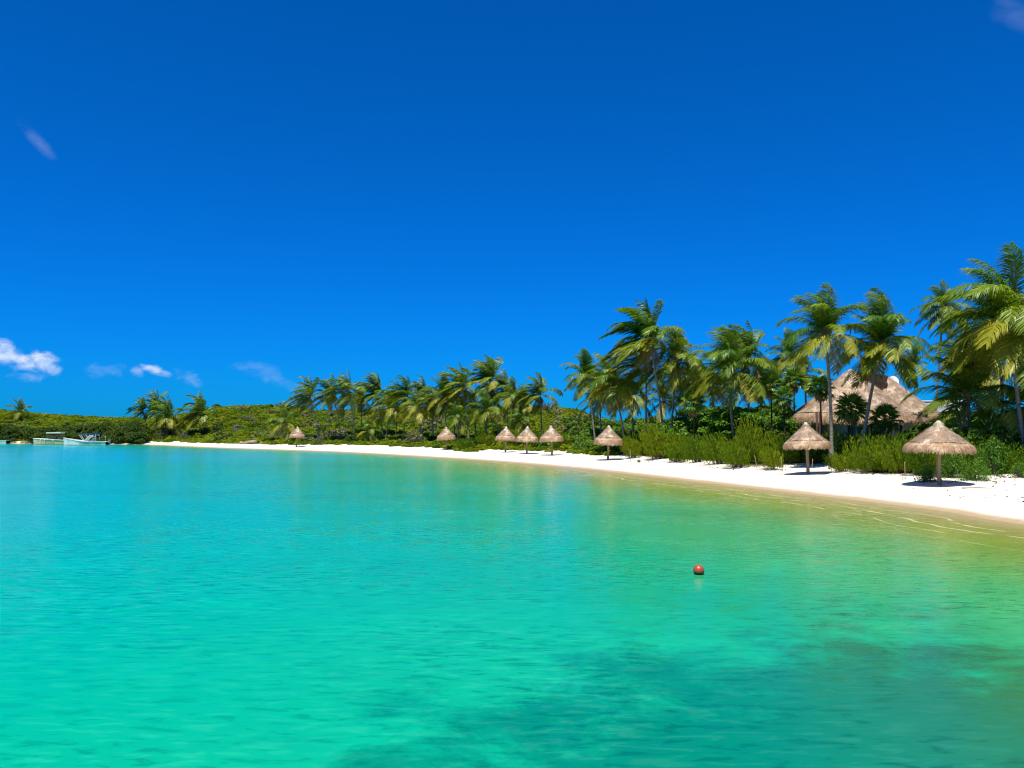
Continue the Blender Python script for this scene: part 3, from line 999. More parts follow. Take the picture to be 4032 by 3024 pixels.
GF = 'coconut palms along the far shore'
GM = 'coconut palms behind the middle of the beach'
GR = 'tall coconut palms on the right'
PALMS = [
    # cpx, cpy, bpx, D, rpx, nf, wind, old, label, group, bend, nuts, dead
    (79, 1624, 82, 205, 46, 16, 1, 1, 'lone dark palm rising from the low hill above the boats', GF, 0, 0, 3),
    (563, 1620, 590, 180, 42, 16, 0, 0, 'leftmost wind bent palm of the cluster behind the round mangrove', GF, 0, 0, 1),
    (616, 1600, 620, 182, 50, 18, 0, 0, 'tallest palm of the cluster beside the round mangrove', GF, 0, 0, 2),
    (656, 1618, 655, 178, 46, 18, 0, 1, 'bushy palm at the right side of the far cluster', GF, 0, 0, 2),
    (662, 1648, 660, 172, 62, 15, 1, 1, 'droopy low palm in front of the far cluster above the spit', GF, 0, 0, 5),
    (792, 1622, 790, 173, 60, 20, 0, 1, 'windswept palm standing alone right of the far cluster', GF, 0, 0, 3),
    (1120, 1664, 1120, 138, 58, 18, 1, 1, 'short bushy palm just left of the most distant umbrella', GF, 0, 0, 4),
    (1222, 1562, 1264, 133, 62, 22, 0, 1, 'first tall leaning palm right of the most distant umbrella', GM, 0, 0, 5),
    (1308, 1553, 1344, 131, 60, 20, 0, 1, 'second tall leaning palm with bare curved trunk above the beach', GM, 0.2, 0, 4),
    (1372, 1540, 1396, 129, 62, 20, 0, 1, 'third tall palm with bare dark trunk standing at the sand edge', GM, 0.2, 0, 4),
    (1424, 1568, 1424, 141, 52, 17, 0, 1, 'slim palm behind with straight thin trunk and ragged brown crown', GM, 0, 0, 4),
    (1486, 1552, 1510, 137, 62, 24, 0, 0, 'full crowned windswept palm left of the dense middle grove', GM, 0, 0, 3),
    (1538, 1606, 1520, 129, 56, 20, 1, 1, 'yellow green palm with hanging fronds below the windswept one', GM, 0, 0, 4),
    (1454, 1698, 1452, 128, 44, 14, 1, 1, 'stubby young palm low in the scrub behind the bare trunks', GM, 0, 0, 2),
    (1604, 1562, 1588, 123, 62, 22, 0, 1, 'leaning palm with drooping skirt at left of the middle grove', GM, 0, 0, 4),
    (1668, 1548, 1655, 127, 50, 19, 0, 0, 'bright green narrow crowned palm in the middle grove', GM, 0, 0, 2),
    (1640, 1600, 1664, 117, 58, 18, 1, 1, 'olive palm with long hanging fronds in front of the narrow crowned one', GM, 0, 0, 4),
    (1744, 1562, 1764, 117, 72, 26, 1, 1, 'broad palm with arching fronds above the umbrella beside the low bush', GM, 0, 0, 5),
    (1805, 1640, 1802, 108, 46, 16, 1, 0, 'short dark green palm right of the umbrella beside the low bush', GM, 0, 0, 1),
    (1822, 1520, 1848, 112, 72, 25, 0, 1, 'big swept palm with pale broken frond left of the tallest of the grove', GM, 0, 0, 4),
    (1932, 1500, 1912, 113, 74, 26, 0, 0, 'tallest palm of the middle grove with ragged dark crown', GM, 0, 0, 5),
    (1918, 1618, 1908, 101, 66, 22, 1, 1, 'droopy olive palm low in front of the tallest of the grove', GM, 0, 0, 5),
    (1992, 1530, 2002, 119, 58, 20, 0, 1, 'palm with one upright broken frond on the right of the grove', GM, 0, 0, 3),
    (2022, 1560, 2004, 107, 60, 22, 1, 1, 'thick trunked palm above the left one of the three umbrellas', GM, 0.2, 0, 4),
    (2048, 1655, 2046, 103, 44, 16, 1, 0, 'low deep green palm peeking over the middle of the three umbrellas', GM, 0, 0, 1),
    (2126, 1552, 2135, 104, 64, 22, 0, 1, 'dark palm with straight bare trunk standing clear at the grove edge', GM, 0, 0, 5),
    (2308, 1484, 2345, 85, 78, 24, 1, 0, 'leftmost palm of the big clump with hanging green fronds', GR, 0, 3, 3),
    (2412, 1512, 2462, 76, 96, 28, 1, 1, 'wide yellow green palm arching over the single umbrella', GR, 0.1, 4, 5),
    (2556, 1335, 2612, 70, 118, 30, 0, 1, 'tallest windblown palm of the big clump with brown skirt', GR, 0.15, 0, 9),
    (2545, 1440, 2540, 74, 92, 20, 0, 1, 'shaded palm with straight trunk just behind the tallest windblown one', GR, 0, 0, 3),
    (2664, 1425, 2636, 72, 100, 28, 1, 1, 'palm with grey trunk right of the tallest windblown palm', GR, 0, 6, 4),
    (2612, 1575, 2615, 80, 72, 18, 1, 0, 'dark low palm seen through the trunks of the big clump', GR, 0, 0, 2),
    (2700, 1545, 2700, 92, 60, 16, 1, 0, 'distant dark palm between the clump and the broad golden palm', GR, 0, 0, 2),
    (2880, 1462, 2900, 60, 128, 34, 1, 1, 'broad golden green palm with pale curved trunk above the shrubs', GR, -0.25, 0, 6),
    (2950, 1410, 2942, 66, 110, 26, 0, 0, 'darker palm rising behind the broad golden green one', GR, 0, 0, 5),
    (3108, 1405, 3106, 70, 90, 22, 1, 1, 'bronze tinged palm behind the fan palms left of the house', GR, 0, 6, 2),
    (3249, 1318, 3266, 50, 160, 26, 1, 0, 'tall palm with slender pale trunk left of the thatched roof', GR, 0.12, 9, 1),
    (3474, 1362, 3386, 50, 172, 30, 1, 0, 'palm with strongly leaning trunk crossing the thatched roof', GR, -0.1, 9, 2),
    (3600, 1440, 3600, 88, 70, 18, 1, 0, 'distant palm seen right of the leaning one over the white block', GR, 0, 0, 2),
    (3715, 1215, 3672, 68, 100, 22, 1, 1, 'slim palm with leaning trunk between the roof and the edge palms', GR, 0, 0, 2),
    (3984, 1268, 4032, 43, 250, 32, 1, 1, 'largest palm at the photo edge with grey leaning trunk', GR, -0.15, 5, 2),
    (3942, 1310, 3941, 48, 170, 24, 1, 1, 'straight trunked palm directly behind the largest edge palm', GR, 0, 0, 4),
    (3812, 1560, 3815, 46, 190, 20, 1, 0, 'low wide palm whose fronds spread above the nearest umbrella', GR, 0, 0, 3),
    (4050, 1600, 4060, 45, 150, 20, 1, 1, 'low shaded palm at the right photo edge under the largest palm', GR, 0, 0, 4),
]
PALMS += [
    (1566, 1572, 1560, 136, 54, 18, 0, 1, 'thin palm squeezed between the yellow green palm and the middle grove', GM, 0, 0, 3),
    (1704, 1598, 1706, 121, 56, 18, 0, 1, 'mid height olive palm tucked left of the broad arching palm', GM, 0, 0, 4),
    (1786, 1572, 1792, 122, 54, 18, 0, 0, 'green palm rising directly right of the broad arching palm', GM, 0, 0, 3),
    (1872, 1580, 1872, 118, 58, 20, 0, 1, 'ragged palm filling the gap below the tallest of the grove', GM, 0, 0, 5),
    (1962, 1585, 1960, 116, 56, 18, 0, 1, 'brown skirted palm just right of the tallest of the grove', GM, 0, 0, 6),
    (2072, 1592, 2076, 112, 54, 18, 0, 0, 'leaning green palm left of the palm standing clear', GM, 0, 0, 3),
    (2362, 1562, 2366, 88, 74, 20, 1, 0, 'dark green palm filling the shade left of the wide yellow green one', GR, 0, 0, 4),
    (2486, 1560, 2492, 82, 80, 20, 1, 1, 'olive palm hanging low between the wide palm and the tallest one', GR, 0, 0, 5),
    (2724, 1480, 2716, 78, 76, 20, 1, 1, 'pale bronze palm leaning behind the small fan palm', GR, 0, 0, 3),
    (2806, 1520, 2810, 74, 80, 20, 0, 0, 'shaded green palm left behind the broad golden green one', GR, 0, 0, 3),
    (2996, 1500, 2992, 70, 84, 20, 1, 1, 'droopy palm right behind the darker one near the fan palms', GR, 0, 0, 5),
    (3170, 1470, 3172, 74, 74, 18, 1, 0, 'green palm half hidden behind the slender pale trunk', GR, 0, 0, 2),
    (3795, 1385, 3790, 60, 110, 20, 1, 1, 'golden palm in the gap behind the fronds of the largest palm', GR, 0, 0, 3),
    (3890, 1470, 3892, 54, 120, 22, 1, 1, 'dense olive palm under the left fronds of the largest palm', GR, 0, 0, 5),
]
for a in PALMS:
    coconut_palm(*a, trunk_r=0.15 if a[3] < 60 else 0.14)


# ------------------------------------------------------------------ fan palms
def fan_leaf_mesh(seed, mat, dead=False):
    rs = np.random.default_rng(seed)
    mb = MB()
    pet = [(0, 0, 0), (0.25, 0, 0.03), (0.48, 0, 0.0)]
    mb.tube(pet, [0.012, 0.010, 0.008], 4)
    V, Q, T = [], [], []
    K = 22
    for k in range(K):
        a = R(-125 + 250 * k / (K - 1)) + rs.normal() * 0.03
        ln = rs.uniform(0.46, 0.58) * (1 - 0.25 * abs(a) / 2.2)
        d = np.array([math.cos(a), math.sin(a), 0.0])
        s = np.array([-math.sin(a), math.cos(a), 0.0])
        p0 = np.array([0.48, 0, 0])
        m_ = p0 + d * ln * 0.6 + np.array([0, 0, rs.normal() * .02 - 0.02])
        e = p0 + d * ln + np.array([0, 0, -0.14 * (1.8 if dead else 1) + rs.normal() * .03])
        b = len(V)
        fz = 0.02 if k % 2 else -0.02
        V += [p0 - s * .006, p0 + s * .006, m_ + s * .03 + [0, 0, fz], m_ - s * .03 - [0, 0, fz], e]
        Q.append((b, b + 1, b + 2, b + 3))
        T.append((b + 3, b + 2, b + 4))
    mb.add(V, Q, T)
    return mb.mesh('fan_leaf', mat)


FAN = [fan_leaf_mesh(s, M['fan']) for s in (1, 2, 3)]
FAND = [fan_leaf_mesh(s, M['frond_dead'], True) for s in (5, 6)]


def fan_palm(cpx, cpy, bpx, Dp, rpx, nl, label, nd=5):
    top = pt(cpx, cpy, Dp)
    bx = xat(bpx, Dp)
    z0 = gz(bx, Dp) - 0.1
    t = thing('fan_palm', label, 'palm tree', (bx, Dp, z0), 0, 'small fan palms round the thatched house')
    rel = top - Vector((bx, Dp, z0))
    mb = MB().tube([(rel.x * s, 0, rel.z * s) for s in (0, .25, .5, .75, 1)], [0.075, 0.06, 0.055, 0.055, 0.05], 8)
    obj('trunk', mb.mesh('fan_palm_trunk', M['log'], True), t)
    s0 = rpx / FPX * Dp
    rr = random.Random(int(cpx))
    for k in range(nl):
        u = (k + .5) / nl
        el = R(80 - 125 * u)
        a = k * 2.39996 + rr.random() * .3
        s = s0 * rr.uniform(0.85, 1.1)
        q = Euler((R(rr.uniform(-25, 25)), -el, a), 'XYZ')
        obj('fan_leaf', FAN[k % 3], t, rel, q, s)
    for k in range(nd):
        q = Euler((R(rr.uniform(-20, 20)), R(rr.uniform(55, 75)), rr.random() * 6.28), 'XYZ')
        f = obj('fan_leaf', FAND[k % 2], t, rel - Vector((0, 0, .1)), q, s0 * 0.8)
        f['label'] = 'dry brown leaf hanging under the crown'


for a in [(2730, 1590, 2734, 61, 62, 26, 'fan palm left of the broad golden green palm'),
          (3036, 1520, 3036, 59, 66, 28, 'fan palm with thin trunk, leftmost of those left of the house'),
          (3086, 1566, 3086, 57, 52, 24, 'lower pale leafed fan palm between two taller ones'),
          (3126, 1500, 3124, 61, 66, 28, 'olive fan palm crowded against the bronze tinged palm'),
          (3229, 1528, 3232, 54, 68, 30, 'fan palm with thin trunk in front of the left thatch end'),
          (3350, 1612, 3352, 52.5, 78, 30, 'fan palm in front of the middle of the thatched roof'),
          (3484, 1652, 3484, 52, 76, 28, 'fan palm right of the leaning trunk before the cream wall')]:
    fan_palm(*a)


# ------------------------------------------------------------------ shrubs that can be told apart
def feather_mesh(seed, nst=150, k=26, leaf=0.075, lean=(-0.35, 0, 0)):
    """unit-radius shrub of upright feathery sprays, slightly swept by the wind"""
    rs = np.random.default_rng(seed)
    C, Nn = [], []
    for i in range(nst):
        a, r = rs.uniform(0, 6.28), math.sqrt(rs.random()) * 0.80
        b = np.array([math.cos(a) * r * .75, math.sin(a) * r * .75, 0.02])
        hgt = rs.uniform(0.50, 1.12) * (1 - 0.55 * r * r)
        out = np.array([math.cos(a) * r * .55, math.sin(a) * r * .55, 0]) + np.array(lean) * rs.uniform(.6, 1.2)
        t = np.sort(rs.uniform(0.22, 1, k))
        bend = t[:, None] ** 1.6
        p = b + np.array([0, 0, 1]) * hgt * t[:, None] * (1 - 0.12 * bend) + out * bend * hgt
        p += rs.normal(size=p.shape) * 0.032 * (1.35 - t[:, None])
        C.append(p)
        Nn.append(np.tile(nrm(np.array([out[0], out[1], .5])[None]), (k, 1)) + rs.normal(size=(k, 3)) * .5)
    C, Nn = np.concatenate(C), np.concatenate(Nn)
    # leaves point up along the sprays
    K = len(C)
    ax = nrm(np.array([[lean[0] * .8, 0, 1.0]]) + rs.normal(size=(K, 3)) * 0.45)
    sd_ = nrm(np.cross(ax, Nn))
    s = leaf * rs.uniform(.6, 1.3, (K, 1))
    V = np.stack([C - ax * s * .3, C + sd_ * s * .24, C + ax * s, C - sd_ * s * .24], 1).reshape(-1, 3)
    return mesh('feathery_foliage', V, np.arange(K * 4).reshape(-1, 4), mats=[M['feather']])


def branch_mesh(seed, n=26):
    rs = np.random.default_rng(seed)
    mb = MB()
    for i in range(n):
        a, r = rs.uniform(0, 6.28), rs.uniform(0.1, .55)
        e = Vector((math.cos(a) * r * 1.2 - .1, math.sin(a) * r * 1.2, rs.uniform(.45, .8)))
        b = Vector((math.cos(a) * r * .5, math.sin(a) * r * .5, -0.08))
        m_ = (b + e) / 2 + Vector(rs.normal(size=3) * .05)
        mb.tube([b, m_, e], [0.018, 0.012, 0.005], 4, False)
    return mb.mesh('stems', M['twig'])


FEA = [feather_mesh(s) for s in (41, 42, 43, 44, 45)]
STM = [branch_mesh(s) for s in (51, 52, 53)]


def big_clump(seed, mat, k, size, aspect=1.15, lob=14, jit=.5):
    rs = np.random.default_rng(seed)
    L = nrm(rs.normal(size=(lob, 3))) * rs.uniform(0.3, 0.75, (lob, 1))
    L[:, 2] = np.abs(L[:, 2]) + 0.1
    rad = rs.uniform(0.2, 0.40, lob)
    w_ = rs.integers(0, lob, k)
    d = nrm(rs.normal(size=(k, 3)))
    C = L[w_] + d * rad[w_][:, None] * rs.uniform(0.75, 1.05, (k, 1))
    C[:, 2] = np.abs(C[:, 2])
    V, Q = leaves(C, d + np.array([0, 0, .5]), size, aspect, jit, rs)
    return mesh('leafy_foliage', V, Q, mats=[mat])


GRP = [big_clump(s, M['glossy'], 2600, 0.075) for s in (61, 62, 63)]
LOW = [big_clump(s, M['glossy'], 3400, 0.050, 1.4, 22) for s in (66, 67)]
GRY = [big_clump(s, M['grey_scrub'], 1500, 0.05, 3.0) for s in (64, 65)]
MNG = [big_clump(68, M['scrub_dark'], 6500, 0.038, 1.5, 26)]


def shrub(px, Dp, wpx, hpx, kind, label, group=None, yd=None):
    Dp = Dp - (1.3 if px > 2400 else 0)
    x = xat(px, Dp)
    z = gz(x, Dp) - 0.05
    rx = wpx / 2 / FPX * Dp
    rz = hpx / FPX * Dp * ((0.92, 1.35, 1.08, 1.5)[int(px) % 4] if kind == 'f' else 1)
    if 3300 < px < 3560:
        rz = hpx / FPX * Dp * 1.1
    ry = min(rx, 2.2) * 1.0 if yd is None else yd
    lib = {'f': FEA, 'g': GRP, 'l': LOW, 'd': GRY, 'm': MNG}[kind]
    nm = {'f': 'feathery_shrub', 'g': 'sea_grape_bush', 'l': 'low_bush', 'd': 'grey_dry_bush', 'm': 'mangrove_bush'}[kind]
    t = thing(nm, label, 'shrub', (x, Dp, max(z, -.1)), 0, group)
    k = int(px * 7 + wpx)
    rz_ = 0 if kind == 'f' else random.uniform(0, 6.28)
    obj('foliage', lib[k % len(lib)], t, (0, 0, 0), (0, 0, rz_), (rx, ry, rz))
    obj('stems', STM[k % 3], t, (0, 0, 0), (0, 0, 0), (rx, ry, rz * .8))
    return t


GFS = 'feathery shrubs along the back of the near beach'
for a in [
    # px, D, width px, height px, kind, label
    (1840, 93.5, 110, 62, 'f', 'low feathery shrub on the sand right of the umbrella with a leaning palm behind', GFS),
    (1925, 98, 110, 56, 'f', 'low feathery shrub left of the row of three umbrellas', GFS),
    (2035, 96, 110, 60, 'f', 'green shrub behind the left pair of the three umbrellas', GFS),
    (2125, 92, 100, 62, 'f', 'green shrub behind the gap between the middle and right of three umbrellas', GFS),
    (2210, 88, 90, 70, 'f', 'olive shrub just right of the row of three umbrellas', GFS),
    (2300, 83, 110, 90, 'g', 'round leafed bush left of the single umbrella below the big clump', None),
    (2400, 77, 110, 90, 'g', 'dark leafy bush directly behind the single umbrella', None),
    (2490, 69.5, 110, 95, 'f', 'feathery shrub by the first thin stake', GFS),
    (2585, 65.5, 150, 120, 'f', 'broad feathery shrub below the tallest windblown palm', GFS),
    (2668, 62.5, 120, 100, 'f', 'low feathery shrub with bright tips right of the dark coconut', GFS),
    (2740, 60.5, 130, 130, 'f', 'upright feathery shrub below the small fan palm', GFS),
    (2640, 70, 180, 150, 'g', 'tall glossy leafed bush between palm trunks of the big clump', None),
    (2820, 56.5, 150, 150, 'f', 'tall feathery shrub left of the pale curved trunk', GFS),
    (2900, 53, 150, 130, 'f', 'wide feathery shrub in front of the pale curved trunk', GFS),
    (2965, 57, 150, 150, 'f', 'feathery shrub behind the leaning stake', GFS),
    (3040, 50.5, 120, 120, 'f', 'feathery shrub spreading onto the sand between the two stakes', GFS),
    (3100, 55, 140, 130, 'f', 'feathery shrub behind the left rim of the second umbrella', GFS),
    (3195, 54.5, 130, 110, 'f', 'shaded shrub behind the pole of the second umbrella', GFS),
    (3310, 46.5, 150, 80, 'f', 'sweeping feathery shrub right of the second umbrella', GFS),
    (3420, 45.0, 190, 104, 'f', 'large feathery shrub below the cream wall and teal window', GFS),
    (3520, 44.0, 170, 118, 'f', 'large feathery shrub behind the last thin stake', GFS),
    (3610, 42.0, 160, 150, 'f', 'olive feathery shrub behind the left rim of the nearest umbrella', GFS),
    (3640, 39.4, 100, 80, 'l', 'small bright leafy bush left of the nearest umbrella pole', None),
    (3740, 40.2, 140, 120, 'l', 'bright leafy bush right behind the nearest umbrella pole', None),
    (3830, 39.0, 130, 90, 'l', 'low spreading bush with tufted tops right of the nearest umbrella', None),
    (3900, 41.5, 160, 150, 'l', 'dark mounded bush under the largest palm', None),
    (4010, 39.8, 110, 70, 'l', 'small low bush at the right photo edge beside the sand', None),
    (3800, 44.0, 220, 190, 'g', 'tall shaded bush behind the nearest umbrella', None),
    (3960, 45.0, 220, 200, 'g', 'deep shaded bush at the right photo edge under the palms', None),
    (3290, 53.0, 110, 130, 'g', 'round leafed bush in front of the left corner of the house', None),
    (1262, 129, 62, 34, 'd', 'grey leafless bush at the foot of the first tall leaning palm', None),
    (1640, 114, 120, 62, 'd', 'silvery grey bush under the middle grove', None),
    (655, 171, 90, 46, 'd', 'grey dry bush under the far palm cluster', None),
    (735, 167, 70, 36, 'd', 'grey brown bush right of the far palm cluster', None),
    (535, 166.5, 150, 92, 'm', 'big round dark mangrove at the water right of the boats', None),
    (430, 173, 140, 78, 'm', 'dark mangrove directly behind the boat with the ladder', None),
]:
    shrub(*a[:5], a[5], a[6])

# filler plants between them, countless and overlapping
rs = np.random.default_rng(77)
P = cloud_points(170, (2420, 4200), (1.6, 7.0), 75, 78)
P = P[~((px_of(P) > 3120) & (px_of(P) < 3290) & (P[:, 1] < 53))]
scatter('feathery_undergrowth', np.column_stack([P, height(P) - .08]), rs.uniform(0.7, 1.6, len(P)), FEA, 'feathery green undergrowth filling the gaps behind the front shrubs', zs=rs.uniform(0.8, 2.5, len(P)))


# ------------------------------------------------------------------ thatched umbrellas
def strands(C, down, nn, ln, wd, rs, lift=0.02, curl=0.0):
    """thin straw blades that lie down a slope"""
    k = len(C)
    d = nrm(down + rs.normal(size=(k, 3)) * 0.10)
    s = nrm(np.cross(d, nn))
    l = ln * rs.uniform(.6, 1.2, (k, 1))
    w_ = wd * rs.uniform(.6, 1.4, (k, 1))
    a = C + nn * lift * rs.uniform(0.1, 1.0, (k, 1))
    b = a + d * l + nn * (curl + lift * rs.uniform(-.3, 1.2, (k, 1)))
    V = np.stack([a - s * w_, a + s * w_, b + s * w_ * .5, b - s * w_ * .5], 1).reshape(-1, 3)
    return V, np.arange(k * 4).reshape(-1, 4)


def cone_pts(r0, z0, r1, z1, k, rs, bulge=0.0):
    t = np.sqrt(rs.uniform(0.0, 1, k))
    a = rs.uniform(0, 2 * math.pi, k)
    r = r0 + (r1 - r0) * t + bulge * np.sin(math.pi * t)
    z = z0 + (z1 - z0) * t
    C = np.stack([r * np.cos(a), r * np.sin(a), z], 1)
    sl_ = math.hypot(r1 - r0, z1 - z0)
    dr, dz = (r1 - r0) / sl_, (z1 - z0) / sl_
    drt = dr + bulge * math.pi * np.cos(math.pi * t) / sl_
    down = nrm(np.stack([drt * np.cos(a), drt * np.sin(a), np.full(k, dz)], 1))
    nn = nrm(np.stack([-dz * np.cos(a), -dz * np.sin(a), drt], 1))
    return C, down, nn


def umbrella_meshes(seed, rc=1.12, zc=1.84, rb=1.38, zb=1.55):
    rs = np.random.default_rng(seed)
    out = {}
    mb = MB().lathe([(0.03, 2.68), (0.12, 2.62), (rc * .36, 2.68 - (2.68 - zc) * .34), (rc * .68, 2.68 - (2.68 - zc) * .66), (rc * .9, zc + .09), (rc, zc)], 36, 0.012)
    C, d, nn = cone_pts(0.06, 2.66, rc - .02, zc + .01, 3000, rs)
    V, Q = strands(C, d, nn, 0.26, 0.010, rs, 0.03)
    mb.add(V, Q)
    out['thatch_cap'] = mb.mesh('thatch_cap', M['thatch'])
    mb = MB().lathe([(rc - .04, zc), (rc + .10, zc - .05), (rb - .04, zc - .4 * (zc - zb)), (rb, zb + .01), (rb - .08, zb), (rc - .02, zb + .15), (rc - .22, zc)], 40, 0.012)
    C, d, nn = cone_pts(rc - .03, zc + .01, rb + .01, zb + .03, 1700, rs, 0.07)
    V, Q = strands(C, d + np.array([0, 0, -.5]), nn, 0.16, 0.011, rs, 0.03)
    mb.add(V, Q)
    a = rs.uniform(0, 2 * math.pi, 1700)      # the ragged fringe
    r = rs.uniform(rb - .10, rb + .03, 1700)
    C = np.stack([r * np.cos(a), r * np.sin(a), zb + .03 - .05 * np.abs(np.sin(a * 9 + seed)) + rs.uniform(-.04, .06, 1700)], 1)
    nn = np.stack([np.cos(a), np.sin(a), 0 * a], 1)
    V, Q = strands(C, np.stack([.2 * np.cos(a), .2 * np.sin(a), -1 + 0 * a], 1), nn, 0.15, 0.010, rs, 0.015)
    mb.add(V, Q)
    out['thatch_skirt'] = mb.mesh('thatch_skirt', M['thatch_skirt'])
    pts = []
    for i in range(49):
        q = 2 * math.pi * i / 48
        rr_ = rc + .015 + 0.012 * math.sin(q * 5 + seed)
        pts.append((rr_ * math.cos(q), rr_ * math.sin(q), zc - .005 + 0.022 * math.sin(q * 4 + seed * 2) + 0.01 * math.sin(q * 11)))
    out['binding_cord'] = MB().tube(pts, 0.022, 6, False).mesh('binding_cord', M['cord'])
    out['pole'] = MB().tube([(0, 0, -0.35), (0.01, 0, 0.0), (-0.012, 0.0, 0.9), (0.008, 0, 1.7), (0, 0, 2.55)], [0.098, 0.092, 0.086, 0.080, 0.07], 12).mesh('umbrella_pole', M['wood'], True)
    mb = MB().lathe([(0.02, 2.78), (0.08, 2.76), (0.13, 2.68), (0.16, 2.58)], 14, 0.05)
    C, d, nn = cone_pts(0.03, 2.76, 0.15, 2.62, 180, rs)
    V, Q = strands(C, d + np.array([0, 0, .2]), nn, 0.12, 0.010, rs, 0.03)
    mb.add(V, Q)
    out['top_knot'] = mb.mesh('top_knot', M['white_straw'])
    rf = MB().tube([(0.08, 0, 2.50), (rb - .12, 0, zb + .14)], 0.022, 5).mesh('rafter', M['wood'])
    out['rafter'] = rf
    return out


M['white_straw'] = thatch_mat('bleached_straw', (0.45, 0.36, 0.26), (0.68, 0.60, 0.48), (0.75, 0.70, 0.6))
UM = [umbrella_meshes(1), umbrella_meshes(2, 1.12, 1.80, 1.38, 1.50), umbrella_meshes(3, 1.08, 1.82, 1.38, 1.36), umbrella_meshes(4, 1.12, 1.78, 1.38, 1.38)]
GU = 'thatched beach umbrellas along the sand'
for i, (px, yb, Dp, hw, lab) in enumerate([
        (3686, 1899, 36.5, 1.44, 'nearest and widest thatched umbrella in front of the bright leafy bush'),
        (3175, 1858, 45.3, 1.25, 'thatched umbrella in front of the left end of the palm thatched house'),
        (2392, 1807, 67.3, 1.17, 'single thatched umbrella below the wide yellow green palm'),
        (2173, 1789, 78.3, 1.15, 'right one of the three thatched umbrellas standing in a row'),
        (2074, 1786, 82.8, 1.13, 'middle one of the three thatched umbrellas standing in a row'),
        (1990, 1780, 87.9, 1.13, 'left one of the three thatched umbrellas standing in a row'),
        (1760, 1770, 99.0, 1.15, 'thatched umbrella in front of the middle palm grove by the low bush'),
        (1171, 1752, 123.0, 1.13, 'most distant thatched umbrella beside the short bushy palm')]):
    x = xat(px, Dp)
    z = CAMZ - (yb - HOR) / FPX * Dp
    g = gz(x, Dp)
    t = thing('beach_umbrella', lab, 'beach umbrella', (x, Dp, g), 0, GU)
    t.rotation_euler = (R((0.6, -1.0, 1.8, -1.5, 1.2, -2.2, 1.6, -1.4)[i]), R((0.8, -1.2, 1.6, -2.4, 1.4, 2.0, -1.8, 2.2)[i]), 0)
    u = UM[i if i < 2 else 2 + i % 2]
    sx = hw / 1.40
    sz = (CAMZ - g) / 2.38 if False else (2.7 + (z - g)) / 2.7
    rz = i * 1.3
    for nm in ('thatch_cap', 'thatch_skirt', 'binding_cord', 'top_knot'):
        obj(nm, u[nm], t, (0, 0, 0), (0, 0, rz), (sx, sx, sz))
    obj('pole', u['pole'], t, (0, 0, 0), (0, 0, rz), (1, 1, sz))
    for k in range(8):
        obj('rafter', u['rafter'], t, (0, 0, 0), (0, 0, rz + k * math.pi / 4), (sx, sx, sz))


# ------------------------------------------------------------------ thatched house
HD = 61.0
HX = xat(3405, HD)
HG = gz(HX, HD)
house = thing('thatched_house', 'cream walled house under a large two peaked palm thatch roof', 'house', (HX, HD, HG))
EAVE = 4.22 - HG
PK = [(-1.05, 0.0, 7.62 - HG, 0.82), (1.62, 0.1, 7.12 - HG, 0.84)]


def roofz(x, y):
    z = -1e9
    for cx, cy, h, k in PK:
        r = (np.abs(x - cx) ** 2.2 + np.abs(y - cy) ** 2.2) ** (1 / 2.2)
        q = h - k * r - 0.10 * np.exp(-((r - 2.4) / 1.0) ** 2)
        z = np.maximum(z, q)
    return z


